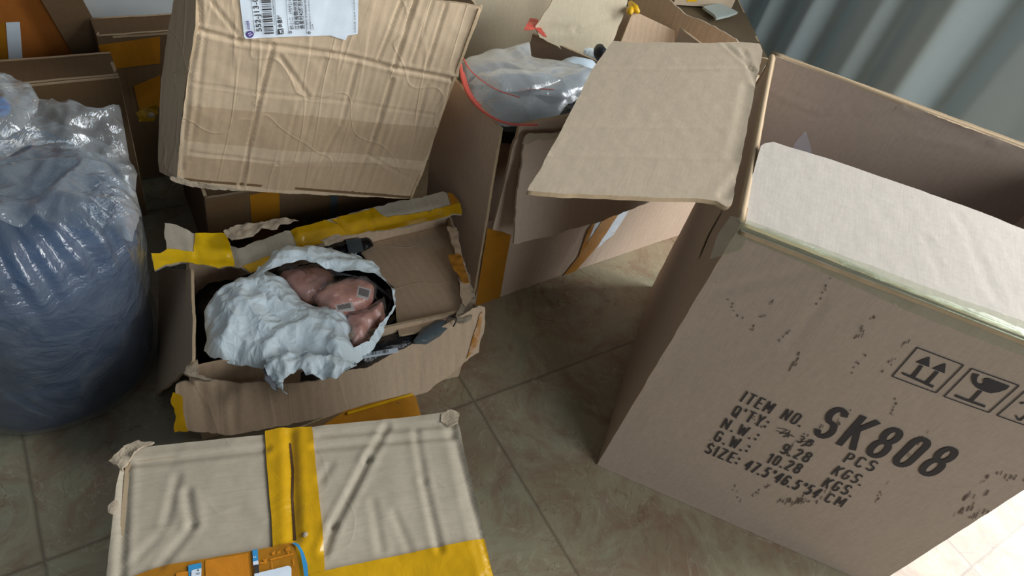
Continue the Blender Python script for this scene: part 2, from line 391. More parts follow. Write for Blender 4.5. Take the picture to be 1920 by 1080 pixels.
f0=Fr(BLc,u,Z); cr=[]
for a,b,dd,ww in [((1265,560),(1560,500),.0012,.006),((1545,560),(1480,650),.0008,.006),((1560,500),(1700,560),.001,.008)]: cr.append((f0.px(a),f0.px(b),dd,ww))
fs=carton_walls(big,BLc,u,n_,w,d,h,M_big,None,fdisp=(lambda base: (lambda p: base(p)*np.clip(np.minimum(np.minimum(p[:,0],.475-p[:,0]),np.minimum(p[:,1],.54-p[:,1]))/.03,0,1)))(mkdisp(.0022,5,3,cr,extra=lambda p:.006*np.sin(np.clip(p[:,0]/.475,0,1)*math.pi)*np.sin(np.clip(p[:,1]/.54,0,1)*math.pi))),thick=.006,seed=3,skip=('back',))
bkf=fs['back']; bl_=[(1425,155),(1480,185),(1530,205),(1600,208),(1690,200),(1760,218),(1810,235),(1860,262),(1940,285)]
sheet('side_panel',bkf,rect(w-.001,h,.0005,.001),M_big,big,step=.008,thick=.005,edge=M_edge,rag=.0008,seed=5,disp=mkdisp(.003,5,5,[(bkf.px(a),bkf.px(b),.0028,.003) for a,b in zip(bl_[:-1],bl_[1:])]+[(bkf.px((1700,250)),bkf.px((1820,275)),.0015,.005)]))
FF_=fs['front']
# left flap, folded outwards and almost level
fl_=Fr(A,n_,-u*1.0+Z*.03)
o1=fl_.pxs([(1371,384),(1379,350),(1392,285),(1408,205),(1421,140),(1431,95),(1425,82),(1390,78),(1320,80),(1240,77),(1190,78),(1150,74),(1110,130),(1060,230),(1015,312),(989,356),(1060,362),(1140,365),(1230,370),(1300,372),(1345,378),(1362,388)])
cr=[(fl_.px(a),fl_.px(b),dd,ww) for a,b,dd,ww in [((1130,128),(1410,128),.0007,.003),((1025,236),(1390,240),.0006,.003),((1030,290),(1378,298),.0009,.003),((1412,130),(1360,82),.002,.004),((1420,160),(1395,95),.002,.004),((1385,330),(1355,370),.002,.004),((1402,160),(1375,300),.0012,.006)]]
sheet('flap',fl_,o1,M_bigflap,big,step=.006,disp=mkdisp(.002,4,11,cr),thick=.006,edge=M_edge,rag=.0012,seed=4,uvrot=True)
# front flap, folded in over the mouth
ff=Fr(A,u,n_*1.0+Z*.10)
o2=ff.pxs([(1392,390),(1390,350),(1394,320),(1400,280),(1404,250),(1413,243),(1480,266),(1560,296),(1700,345),(1850,398)])
s0,t0=o2[5]; o2=[(.004,-.003),(.002,.04),(.002,.10),(.004,.16),(.008,t0-.014),(.018,t0-.004)]+o2[7:-1]+[(.30,o2[-1][1]),(.47,o2[-1][1]-.002),(.474,-.003)]
print('front flap len',t0,'left flap len',[round(q[1],3) for q in o1][:16])
cr=[(ff.px(a),ff.px(b),dd,ww) for a,b,dd,ww in [((1736,440),(1776,535),.0008,.003),((1800,400),(1870,560),.0006,.006)]]
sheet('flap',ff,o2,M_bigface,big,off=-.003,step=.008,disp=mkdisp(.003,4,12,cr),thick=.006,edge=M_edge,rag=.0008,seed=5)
# back flap folded out and hanging, right flap out
bf=Fr(B+u*w,-u,n_*.60-Z*.8); sheet('flap',bf,[(.0,0),(w,0),(w-.01,.22),(.01,.22)],M_big,big,step=.015,disp=mkdisp(.002,4,14),thick=.006,edge=M_edge,rag=.001,seed=6)
rf=Fr(A+u*w,n_,u*1.0-Z*.35); rf=Fr(A+u*w+n_*d,-n_,u-Z*.35); sheet('flap',rf,[(.0,0),(d,0),(d-.01,.235),(.01,.235)],M_bigflap,big,step=.015,disp=mkdisp(.002,4,15),thick=.006,edge=M_edge,rag=.001,seed=7)
# crushed pale fold running along the back rim
br=Fr(B+n_*.003,u,Z); 
tube('fold_ridge',[B+u*.004+Z*-.002,B+u*.10+Z*.001,B+u*.25+Z*-.001,B+u*.47],.0042,M_edge,big,8)
tube('fold_ridge',[A+n_*.01+Z*.0,A+n_*.15+Z*.003,A+n_*.3+Z*.001,B-n_*.01],.0045,M_edge,big,8)
# clear tape along the front rim
tp=sheet('clear_tape',FF_,FF_.pxs([(1371,404),(1420,418),(1620,492),(1800,560),(1990,625),(1985,690),(1850,640),(1700,580),(1590,530),(1440,465),(1400,450),(1390,470),(1330,485),(1345,440)]),M_ct,big,step=.008,off=.0009,thick=.0002,rag=.001,seed=8)
tube('clear_tape',[A+Z*.001+u*.006-n_*.001,A+u*.1+Z*.004-n_*.003,A+u*.2+Z*.003-n_*.003,A+u*.34+Z*.004-n_*.003,A+u*.47+Z*.002-n_*.003],.0048,M_ct,big,8)
sheet('clear_tape',ff,[(.01,.0),(.12,.0),(.3,.0),(.46,.0),(.46,.008),(.3,.012),(.2,.006),(.1,.011),(.03,.012)],M_ct,big,step=.006,off=.001,disp=mkdisp(.003,4,12),thick=.0002,rag=.002,seed=9)
sheet('torn_flake',Fr(*[fs['left'].O,fs['left'].e1,fs['left'].e2]),fs['left'].pxs([(1356,394),(1330,440),(1311,486),(1318,455),(1322,450),(1340,415)]),M_frz,big,step=.006,off=.002,thick=.001,disp=lambda p:np.zeros(len(p)))
# printing
def arc(cx_,cy_,rx,ry,a0,a1,n=9): return [(cx_+rx*math.cos(math.radians(a)),cy_+ry*math.sin(math.radians(a))) for a in np.linspace(a0,a1,n)]
def oval(x0,x1,y0,y1,r=.22):
    r=min(r,(x1-x0)/2,(y1-y0)/2); p=arc(x1-r,y1-r,r,r,0,90,5)+arc(x0+r,y1-r,r,r,90,180,5)+arc(x0+r,y0+r,r,r,180,270,5)+arc(x1-r,y0+r,r,r,270,360,5); return p+[p[0]]
GL={'I':(.0,[[(0,0),(0,1)]]),'T':(.5,[[(0,1),(.5,1)],[(.25,0),(.25,1)]]),'E':(.42,[[(.42,0),(0,0),(0,1),(.42,1)],[(0,.52),(.36,.52)]]),
'M':(.62,[[(0,0),(0,1),(.31,.25),(.62,1),(.62,0)]]),'N':(.5,[[(0,0),(0,1),(.5,0),(.5,1)]]),'O':(.48,[oval(0,.48,0,1)]),'0':(.46,[oval(0,.46,0,1)]),
'.':(.0,[[(0,-.01),(0,.06)]]),'Q':(.48,[oval(0,.48,0,1),[(.28,.24),(.52,-.06)]]),"'":(.0,[[(0,.8),(0,1)]]),'Y':(.52,[[(0,1),(.26,.48),(.52,1)],[(.26,.48),(.26,0)]]),
':':(.0,[[(0,.1),(0,.2)],[(0,.6),(0,.7)]]),'W':(.72,[[(0,1),(.17,0),(.36,.85),(.55,0),(.72,1)]]),
'G':(.48,[arc(.24,.76,.24,.24,15,180)+arc(.24,.24,.24,.24,180,360)+[(.48,.46),(.28,.46)]]),'C':(.46,[arc(.23,.76,.23,.24,15,180)+arc(.23,.24,.23,.24,180,345)]),
'S':(.48,[arc(.24,.76,.23,.24,20,270,12)+arc(.24,.26,.24,.26,90,-160,12)]),'Z':(.48,[[(0,1),(.48,1),(0,0),(.48,0)]]),
'4':(.5,[[(.38,0),(.38,1),(0,.3),(.5,.3)]]),'7':(.44,[[(0,1),(.44,1),(.14,0)]]),'5':(.46,[[(.42,1),(.06,1),(.03,.56)]+arc(.23,.31,.23,.31,120,-150,12)]),
'*':(.16,[[(.08,.72),(.08,.98)],[(0,.85),(.16,.85)]]),'6':(.46,[oval(0,.46,0,.58),[(0,.3),(0,.72)]+arc(.23,.76,.23,.24,180,20,8)]),
'9':(.46,[oval(0,.46,.42,1),[(.46,.7),(.46,.28)]+arc(.23,.24,.23,.24,0,-160,8)]),'1':(.16,[[(0,.8),(.16,1),(.16,0)]]),
'2':(.46,[arc(.23,.75,.23,.25,170,-20,9)+[(.0,0),(.46,0)]]),'8':(.48,[oval(.02,.46,.53,1),oval(0,.48,0,.53)]),'3':(.46,[arc(.22,.76,.22,.24,150,-90,9),arc(.22,.27,.24,.27,90,-150,10)]),
'P':(.46,[[(0,0),(0,1),(.26,1)]+arc(.26,.73,.2,.27,90,-90,7)+[(0,.46)]]),'K':(.5,[[(0,0),(0,1)],[(.5,1),(0,.4)],[(.17,.58),(.5,0)]]),' ':(.3,[])}
def stencil(fr,txt,p0,p1,ptop,mat,parent,wt=.12,gap=.52,name='printed_text'):
    a=np.array(fr.px(p0));b=np.array(fr.px(p1));t=np.array(fr.px(ptop)); d=b-a; L=np.linalg.norm(d); d/=L; up=np.array([-d[1],d[0]]); hh=abs((t-a)@up)*1.06
    tot=sum(GL[c][0] for c in txt)+gap*(len(txt)-1); x=0; V=[];F=[]; sx=(L-wt*hh)/tot; wd=wt*hh/2
    for c in txt:
        gw,ls=GL[c]
        for l in ls:
            q=[a+d*(wd+(x+px_)*sx)+up*py*hh for px_,py in l]
            for k in range(len(q)-1):
                e=q[k+1]-q[k]; ln=np.linalg.norm(e)
                if ln<1e-6: continue
                e/=ln; nn=np.array([-e[1],e[0]])*wd; ext=e*wd*(.9 if (k in (0,) ) else .35); ext2=e*wd*(.9 if k==len(q)-2 else .35)
                if len(l)>6: ext=ext2=e*wd*.25
                i0=len(V); V+=[q[k]-ext-nn,q[k+1]+ext2-nn,q[k+1]+ext2+nn,q[k]-ext+nn]; F.append((i0,i0+1,i0+2,i0+3))
        x+=gw+gap
    Q=np.array(V); return finish(name,fr.at(Q,fr.disp(Q)+.0012),F,[mat],parent,Q,smooth=False)
def TI(s_,a,b,t,wt=.12,**k): return stencil(FF_,s_,q7(*a),q7(*b),q7(*t),M_ink,big,wt)
def q7(x,y): return (1100+x/2.25,600+y/2.25)
TI('ITEM NO.',(648,330),(902,433),(667,291))
TI("Q'TY:",(610,389),(754,443),(626,350))
TI('N.W.:',(566,440),(714,496),(582,403))
TI('G.W.:',(535,495),(677,546),(552,457))
TI('SIZE:',(497,546),(634,598),(516,510))
TI('47.5*46.5*54',(660,612),(968,736),(680,575))
TI('CM',(1000,748),(1076,774),(1017,715))
TI('9.28',(815,542),(932,584),(834,506))
TI('10.28',(757,583),(893,632),(777,548))
TI('PCS',(1080,580),(1205,622),(1098,543))
TI('KGS.',(1030,630),(1155,682),(1045,593))
TI('KGS.',(990,684),(1115,730),(1006,647))
TI('SK808',(948,458),(1468,652),(1012,348),wt=.135)
TI('38',(885,494),(945,517),(900,470))
def scribble(pts,wd,name='pen_scribble'):
    q=[FF_.px(q7(*p)) for p in pts]; poly_on(FF_,[stroke(q[i],q[i+1],wd) for i in range(len(q)-1)],M_ink,big,name=name)
scribble([(805,440),(850,448),(815,465),(860,460),(830,478),(872,470)],.0011); scribble([(860,450),(850,482)],.0011); scribble([(800,452),(880,478)],.001); scribble([(888,500),(955,492),(905,515),(958,508)],.0012)
def q8(x,y): return (1620+x/4.91,600+y/4.91)
P8=lambda l:[FF_.px(q8(*p)) for p in l]
def loop(l,wd): q=P8(l); return [stroke(q[i],q[(i+1)%len(q)],wd) for i in range(len(q))]
sw=.0016
poly_on(FF_,loop([(258,492),(490,235),(915,398),(660,645)],sw)+[P8([(345,470),(360,455),(645,580),(625,600)])]
  +[P8([(430,490),(515,390),(545,402),(465,508)]),P8([(475,368),(605,318),(598,412)])]+[P8([(560,545),(660,445),(690,458),(595,560)]),P8([(625,425),(752,378),(740,470)])],M_ink,big)
bowl=[(985,520),(995,482),(1010,472),(1062,485),(1040,510),(1035,545),(1060,568),(1098,570),(1092,535),(1110,520),(1150,518),(1340,590),(1310,620),(1240,645),(1160,655),(1090,632),(1030,600),(995,560)]
poly_on(FF_,loop([(735,678),(990,430),(1425,588),(1145,830)],sw)+[P8([(830,680),(842,660),(1118,765),(1105,785)]),P8(bowl),P8([(1055,625),(1090,635),(1000,725),(965,715)])],M_ink,big)
poly_on(FF_,loop([(1222,858),(1480,640),(1900,800),(1640,1010)],sw)+[P8([(1390,865),(1395,852),(1430,895),(1500,850),(1510,860),(1440,912),(1410,905)]),P8([(1430,745),(1475,735),(1480,750),(1440,760)])],M_ink,big)
# scuffed ink marks
rs=[];r2=random.Random(5)
def marks(px0,px1,k,ln,wd=.0009,ang=None):
    for i in range(k):
        t=r2.random(); p=(px0[0]+(px1[0]-px0[0])*t+r2.uniform(-4,4),px0[1]+(px1[1]-px0[1])*t+r2.uniform(-4,4)); l=ln*r2.uniform(.4,1.2)
        a=np.array(FF_.px(p)); b=np.array(FF_.px((p[0]+l*.45*(1 if ang is None else ang),p[1]-l*.8))); 
        if np.linalg.norm(b-a)>1e-4: rs.append(stroke(a,b,wd*r2.uniform(.5,1.5)))
for a,b,k,l in [((1340,515),(1390,600),9,4),((1390,940),(1370,905),8,5),((1410,925),(1440,905),14,6),((1460,938),(1515,935),34,8),((1480,945),(1510,925),14,7),((1455,640),(1480,620),8,6),((1800,940),(1850,925),10,16),((1790,965),(1830,950),12,14),((1815,975),(1850,960),8,12),((1870,890),(1920,905),10,10),((1680,745),(1665,790),8,5),((1590,700),(1620,660),9,4),((1560,520),(1520,590),7,5),((1545,790),(1500,815),9,5),((1430,800),(1410,780),7,4),((1850,890),(1840,905),6,10),((1330,820),(1340,835),5,4),((1500,660),(1480,700),12,9),((1640,590),(1600,640),10,9),((1700,640),(1650,700),10,8),((1740,800),(1700,850),10,9),((1570,900),(1530,940),8,8),((1450,560),(1410,620),9,8),((1660,900),(1640,940),7,8),((1600,760),(1560,800),10,10),((1500,820),(1470,850),8,8)]: marks(a,b,k,l)
poly_on(FF_,rs,plain('faded_scuff_ink',(104,90,80),.8,.1),big,name='ink_scuffs')['kind']='stuff'
# things in the big carton
bp=thing('speckled_package','blue and white speckled package just inside the left rim of the large carton','package',BLc+u*.1+n_*.2)
def speck():
    m=NT('speckled_print'); tc=m.n('ShaderNodeTexCoord'); v=m.n('ShaderNodeTexVoronoi',i_Scale=110.); m.l(tc.outputs['Object'],v.inputs[0])
    c=m.ramp(v.outputs['Distance'],[(.3,srgb(60,80,150)),(.5,srgb(200,205,225)),(.8,srgb(110,70,120))]); b=m.bsdf(i_Roughness=.4); m.l(c,b.inputs['Base Color']); return m.m
bpf=Fr(BLc+u*.010+n_*.05+Z*.47,u,n_)
sheet('package_body',bpf,rect(.16,.16),speck(),bp,step=.015,disp=mkdisp(.004,10,5,crumple=.002),thick=.45)
cb=thing('plastic_bag','clear plastic bag corner peeking over the inner flap of the large carton','plastic bag',U((1508,285),.40))
cbf=Fr(U((1490,300),.5)+n_*.02,u,Z)
sheet('bag_film',cbf,cbf.pxs([(1480,300),(1490,268),(1511,243),(1517,262),(1522,285),(1540,420),(1470,420)]),M_film,cb,step=.006,disp=mkdisp(.004,20,5,crumple=.004),thick=.0006)
# ------------------------------------------------------------------ carton with the zip bags, behind
M0=U((887,574)); mtop=U((940,243),.41); e1=nrm(np.array([1,.045,0])); mup=nrm(mtop-M0); hM=np.linalg.norm(mtop-M0); e3=np.array([-.06,1,0])
mid=thing('cardboard_carton','brown carton holding zip bags, behind the large carton, flap hanging down its face','carton',M0)
fM=Fr(M0,e1,mup)
cr=[(fM.px(a),fM.px(b),dd,ww) for a,b,dd,ww in [((965,270),(925,560),.002,.006),((1100,430),(1040,530),.001,.004),((1150,430),(1105,500),.0015,.003)]]
fsm=carton_walls(mid,M0,e1,e3,.56,.20,hM,M_mid,None,up=mup,skip=('back',),fdisp=mkdisp(.002,5,21,cr,corr=.0004),seed=20)
bk_=Fr(fsm['back'].O,fsm['back'].e1,fsm['back'].e2); sheet('side_panel',bk_,rect(.56,.31),M_mid,mid,step=.02,thick=.005,edge=M_edge)
FM=fsm['front']; print('lit face px->s',FM.px((1285,420)),FM.px((1240,450)))
sheet('brown_tape',FM,FM.pxs([(958,440),(914,428),(891,572),(935,562)]),M_at,mid,step=.01,off=.001,thick=.0002)
sheet('parcel_label',FM,FM.pxs([(1125,400),(1185,385),(1150,440),(1120,465),(1090,482),(1105,440)]),M_white,mid,step=.01,off=.001,thick=.0002)
sheet('brown_tape',FM,FM.pxs([(1138,398),(1162,396),(1120,462),(1060,530),(1040,536),(1085,480)]),M_at,mid,step=.01,off=.0018,thick=.0002)
sheet('brown_tape',FM,FM.pxs([(1120,405),(1095,470),(1085,480),(1102,430)]),M_at,mid,step=.01,off=.0018,thick=.0002)
hf=Fr(mtop+e1*.02,e1,mup*1.0-np.array([0,1,0])*-.10+np.array([0,.12,0])); 
sheet('flap',hf,hf.pxs([(975,252),(1010,246),(1100,238),(1200,240),(1300,300),(1300,330),(1180,385),(1110,412),(1015,438),(956,450),(962,350),(970,290)]),M_mid,mid,step=.008,disp=mkdisp(.004,5,23,corr=.0005),thick=.004,off=.012,edge=M_frz,rag=.002,seed=3)
sheet('frayed_edge',hf,hf.pxs([(968,262),(975,247),(1000,240),(1040,243),(1030,250),(990,258)]),M_frz,mid,step=.004,disp=mkdisp(.003,40,3,crumple=.004,cfreq=90),thick=.001,off=.015,rag=.003)
# zip bags
def zsheet(name,outline,z,mat,parent,dome=.0,domew=.05,crumple=0.,cfreq=25,tilt=(0,0),thick=.0008,step=.006,rag=0,seed=1,holes=(),off=0,amp=.002,edge=None,extra=None,back=None,freq=6,fine=.0004):
    c=U(np.mean(outline,axis=0),z); fr=Fr(c,[1,0,tilt[0]],[0,1,tilt[1]]); o=fr.pxs(outline)
    dp=mkdisp(amp,freq,seed,crumple=crumple,cfreq=cfreq,dome=dome,outline=o,domew=domew,extra=extra,fine=fine)
    fr.disp=dp
    ob=sheet(name,fr,o,mat,parent,step=step,disp=dp,thick=thick,rag=rag,seed=seed,holes=[fr.pxs(h) for h in holes],off=off,edge=edge,back=back); return ob,fr
zb=thing('zip_bag','clear zip bags with red seal strips filling the carton behind','zip bag',U((990,170),.38))
zsheet('bag_film',[(866,112),(868,150),(885,190),(915,218),(950,232),(1000,238),(1040,222),(1062,195),(1090,180),(1120,132),(1060,112),(1000,98),(993,78),(940,88),(890,98)],.40,M_zip,zb,dome=.018,domew=.10,crumple=-.022,cfreq=8,seed=4,tilt=(0,.05))
zsheet('bag_film',[(880,150),(930,165),(1000,175),(1060,180),(1100,165),(1118,130),(1060,120),(980,130),(900,135)],.415,M_zip,zb,dome=.012,domew=.06,crumple=-.016,cfreq=11,seed=6)
zsheet('bag_film',[(905,140),(935,128),(1010,132),(1055,148),(1010,165),(940,168)],.43,M_zip,zb,dome=.012,domew=.06,crumple=-.012,cfreq=12,seed=9)
for pl,zz,rr in [([(862,112),(868,150),(884,186),(915,215),(955,232),(1008,234)],.415,.003),([(868,108),(885,135),(925,165),(975,183)],.44,.0012),([(972,168),(1005,166),(1040,168)],.42,.001),([(866,135),(880,175),(900,200)],.41,.004)]:
    tube('zip_seal',[U(p,zz) for p in pl],rr,M_red,zb,6,.4)
wp=thing('white_pouch','pale bluish pouches inside the zip bag','pouch',U((960,180),.34))
zsheet('pouch_body',[(885,165),(930,160),(1000,172),(1060,180),(1110,160),(1118,130),(1060,122),(1015,140),(960,150),(900,150)],.36,plain('pale_blue_plastic',(190,205,215),.5),wp,dome=.03,domew=.03,thick=.03,crumple=.006)
gp=thing('grey_pouch','dark grey flat packet under the zip bag by the carton rim','packet',U((1010,215),.33))
zsheet('packet_body',[(905,190),(960,195),(1030,200),(1062,205),(1050,240),(1000,236),(950,228)],.345,M_grey,gp,thick=.02,crumple=.003)
kp=thing('black_bag','black plastic bag between zip bag and big flap','plastic bag',U((1075,195),.34))
zsheet('bag_body',[(1045,215),(1062,192),(1085,182),(1130,178),(1120,240),(1040,245),(1050,228)],.37,M_black,kp,dome=.02,domew=.02,crumple=.008,cfreq=30,thick=.04)
kp2=thing('black_bag','black plastic lining lying under the grey packet','plastic bag',U((990,215),.28))
zsheet('bag_body',[(930,225),(1000,235),(1060,240),(1130,200),(1130,120),(900,120),(870,160)],.29,M_black,kp2,dome=.02,domew=.04,crumple=.008,cfreq=30,thick=.05)
# ------------------------------------------------------------------ open torn carton with the white mailer
zr=.18
oFL,oFR,oBR,oBL=U((352,692),zr),U((893,580),zr),U((845,402),zr),U((350,490),zr)
op=thing('cardboard_carton','torn open carton with ragged yellow taped flap holding a white mailer','carton',[oFR[0],oFR[1],0])
for a,b,nm in ((oFL,oFR,'front_panel'),(oFR,oBR,'side_panel'),(oBR,oBL,'back_panel'),(oBL,oFL,'side_panel')):
    L=np.linalg.norm(b-a); f=Fr([a[0],a[1],0],b-a,Z); sheet(nm,f,rect(L,zr,0,.001),M_op,op,step=.01,thick=.004,edge=M_edge,rag=.001,disp=mkdisp(.002,6,31,corr=.0006),seed=31)
f=Fr([oFL[0],oFL[1],.006],oFR-oFL,oBL-oFL); sheet('bottom_panel',f,rect(.39,.17,.01,.01),M_op,op,step=.05,thick=.004)
# front flap hanging outside
f=Fr(oFL,oFR-oFL,np.array([0,.55,.85]))
f.disp=mkdisp(.004,6,33,[(f.px((436,720)),f.px((440,800)),.003,.004),(f.px((785,650)),f.px((780,730)),.002,.005),(f.px((860,600)),f.px((845,690)),.002,.004),(f.px((372,712)),f.px((385,800)),.002,.005)],corr=.0012)
f.disp_=f.disp
sheet('flap',f,f.pxs([(330,716),(345,711),(430,712),(520,714),(590,711),(660,684),(740,655),(820,612),(893,568),(905,572),(904,600),(891,655),(850,690),(790,733),(700,760),(640,772),(540,792),(430,810),(346,802),(330,770)]),M_op,op,step=.006,off=.010,thick=.004,edge=M_frz,rag=.0025,seed=34)
sheet('yellow_tape',f,f.pxs([(322,735),(336,738),(344,765),(352,802),(326,804),(328,775)]),M_yt,op,step=.006,off=.012,thick=.0006,rag=.003,seed=2)
sheet('brown_tape',f,f.pxs([(890,640),(880,655),(868,668),(893,585),(899,580)]),M_at,op,step=.006,off=.012,thick=.0004,rag=.001,seed=2)
# left flap hanging outside
f=Fr(oFL,oBL-oFL,np.array([.34,.0,.94])); f.disp=mkdisp(.003,5,35)
sheet('flap',f,f.pxs([(358,505),(275,505),(276,560),(279,620),(282,700),(281,748),(310,728),(345,698),(361,676),(362,600)]),M_op,op,step=.008,off=.004,thick=.004,edge=M_edge,rag=.002,seed=36,uvrot=True)
# inner flap
_,fi=zsheet('flap',[(672,470),(700,455),(838,420),(850,470),(866,575),(850,600),(800,618),(748,628),(742,590),(738,540),(700,500)],.165,M_op,op,thick=.004,edge=M_edge,rag=.0015,seed=37,tilt=(.05,-.1))
# crushed right rim with tape
zsheet('crushed_rim',[(838,425),(852,470),(866,570),(850,600),(868,608),(884,596),(889,560),(880,520),(866,480),(856,430)],.182,M_frz,op,thick=.004,crumple=.006,cfreq=60,rag=.002,seed=38,step=.004,tilt=(.0,.0))
zsheet('brown_tape',[(838,425),(852,470),(866,570),(874,575),(884,560),(878,520),(866,480),(856,430)],.186,M_op,op,thick=.002,crumple=.003,cfreq=50,rag=.002,seed=39,step=.004)
zsheet('brown_tape',[(840,480),(862,478),(877,520),(880,532),(868,530),(858,515),(850,505)],.193,M_at,op,thick=.001,crumple=.006,cfreq=60,rag=.002,seed=40,step=.004)
# crushed front left corner
zsheet('crushed_rim',[(352,680),(372,676),(375,700),(400,712),(380,716),(356,708),(345,700)],.185,M_frz,op,thick=.004,crumple=.006,cfreq=60,rag=.003,seed=41,step=.004)
# yellow taped back flap
yo=[(284,476),(300,474),(312,467),(310,440),(309,417),(330,421),(350,430),(366,437),(424,436),(432,458),(446,466),(480,452),(530,436),(545,430),(570,424),(640,405),(700,389),(760,376),(800,368),(830,361),(848,365),(860,380),(865,404),(850,403),(838,409),(790,420),(730,433),(690,433),(640,441),(625,450),(590,460),(570,478),(540,492),(500,504),(470,512),(452,503),(440,498),(410,503),(380,496),(340,491),(310,496),(290,507)]
c=U((570,440),.20); fy=Fr(c,nrm(oBR-oBL),np.array([0,1,.25]))
fy.disp=mkdisp(.004,8,51,[(fy.px(a),fy.px(b),dd,ww) for a,b,dd,ww in [((425,436),(440,500),.004,.004),((360,437),(372,500),.002,.004),((545,430),(560,470),.003,.004),((690,395),(700,432),.003,.004),((790,372),(806,396),.004,.003),((630,410),(650,430),.003,.003),((300,475),(470,490),.002,.006),((470,478),(820,400),.003,.007)]],crumple=.002,cfreq=40)
sheet('back_flap',fy,fy.pxs(yo),M_k,op,step=.005,thick=.003,edge=M_frz,rag=.002,seed=52)
for pl,mt in (([(284,476),(300,474),(314,466),(362,472),(366,437),(424,436),(434,470),(440,498),(410,503),(380,496),(340,491),(310,496),(290,507)],M_yt2),
              ([(545,431),(570,424),(610,412),(640,425),(660,440),(690,433),(640,441),(625,450),(590,460),(560,466),(552,450)],M_yt),
              ([(620,412),(700,391),(712,402),(725,409),(800,398),(862,382),(865,404),(850,403),(838,409),(790,420),(730,433),(690,433),(655,440),(640,425)],M_yt),
              ([(455,500),(500,482),(520,482),(560,465),(590,460),(570,478),(540,492),(500,504),(470,512)],M_yt)):
    sheet('yellow_tape',fy,fy.pxs(pl),mt,op,step=.005,off=.0012,thick=.0006,rag=.0015,seed=53)
sheet('brown_tape',fy,fy.pxs([(860,380),(848,365),(838,363),(845,388)]),M_at,op,step=.005,off=.0015,thick=.0005)
_,ft=zsheet('torn_liner',[(420,436),(445,424),(480,418),(520,412),(548,412),(560,417),(530,424),(520,432),(490,432),(470,444),(446,452),(432,452)],.225,M_frz,op,thick=.001,crumple=.010,cfreq=70,rag=.003,seed=55,step=.004)
zsheet('torn_liner',[(600,452),(625,442),(640,443),(634,450),(610,460)],.22,M_frz,op,thick=.001,crumple=.008,cfreq=90,rag=.003,seed=56,step=.004)
# black bags underneath
ck=thing('black_bag','glossy black plastic bag filling the torn carton beneath the white mailer','plastic bag',U((600,600),.03))
zsheet('bag_body',[(366,506),(400,503),(480,512),(600,470),(830,430),(860,590),(700,662),(640,690),(585,706),(480,706),(385,700),(372,640)],.105,M_black,ck,dome=.02,domew=.03,crumple=.018,cfreq=22,thick=.05,seed=61,step=.005)
cm=thing('black_bag','black plastic bag with white barcode sticker under the front rim side of the mailer','plastic bag',U((715,655),.10))
_,fbk=zsheet('bag_body',[(655,668),(700,640),(745,625),(800,618),(862,592),(850,612),(790,640),(742,660),(690,680),(652,686)],.155,M_black,cm,dome=.012,domew=.02,crumple=.006,cfreq=40,thick=.02,seed=62,step=.005)
_,fs_=zsheet('barcode_sticker',[(683,662),(745,652),(748,660),(725,664),(682,672)],.172,M_white,cm,thick=.0006,step=.01,amp=.0003)
rb=random.Random(3); poly_on(fs_,[fs_.pxs([(x,662-(x-683)*.14),(x+wd,662-(x-683)*.14),(x+wd,668-(x-683)*.14),(x,668-(x-683)*.14)]) for x,wd in [(688+i*2.6,rb.choice([.9,1.5,.6])) for i in range(16)]],M_ink,cm,name='barcode',off=.0008)
gm=thing('grey_pouch','grey plastic pouch poking up at the right end of the torn carton','pouch',U((810,625),.14))
zsheet('pouch_body',[(775,640),(790,618),(820,600),(838,598),(845,612),(825,625),(800,640)],.172,M_grey,gm,dome=.006,domew=.02,thick=.008,crumple=.002)
tube('hang_cord',[U((836,604),.185),U((845,594),.19),(U((856,598),.19)),U((850,612),.18)],.0012,M_black,gm)
gl=thing('black_bag','black bag with faint grey label near the taped back flap','plastic bag',U((665,470),.12))
zsheet('bag_body',[(600,470),(640,445),(690,436),(700,460),(672,475),(640,490),(610,480)],.155,M_black,gl,dome=.01,domew=.02,crumple=.006,cfreq=40,thick=.03,seed=64)
zsheet('faint_label',[(648,450),(676,446),(682,470),(655,476)],.172,M_grey,gl,thick=.0006,amp=.0003,step=.01)
# ------------------------------------------------------------------ white mailer
ml=thing('mailer_bag','crumpled white plastic mailer torn open, lying in the torn carton','mailer',U((580,590),.12))
# back layer: arches above and to the right of the tear
zsheet('back_layer',[(474,520),(490,500),(515,476),(538,461),(580,463),(625,470),(668,482),(702,494),(722,522),(738,548),(741,575),(730,600),(716,628),(700,655),(672,678),(640,692),(580,690),(520,660),(480,600),(466,560)],.190,M_mail,ml,dome=.022,domew=.03,crumple=-.012,cfreq=18,thick=.0012,rag=.002,seed=70,step=.004,
  holes=[[(492,520),(520,512),(560,500),(590,508),(635,520),(665,520),(700,522),(724,535),(736,552),(738,575),(722,600),(702,628),(690,648),(660,662),(640,655),(600,640),(560,600),(520,570),(495,545)]],back=M_mailin,tilt=(0,.2))
zsheet('back_layer',[(480,540),(520,516),(600,506),(690,522),(736,556),(722,604),(690,650),(640,672),(560,640),(500,590)],.135,M_mailin,ml,dome=-.02,domew=.03,crumple=.004,thick=.0012,seed=71)
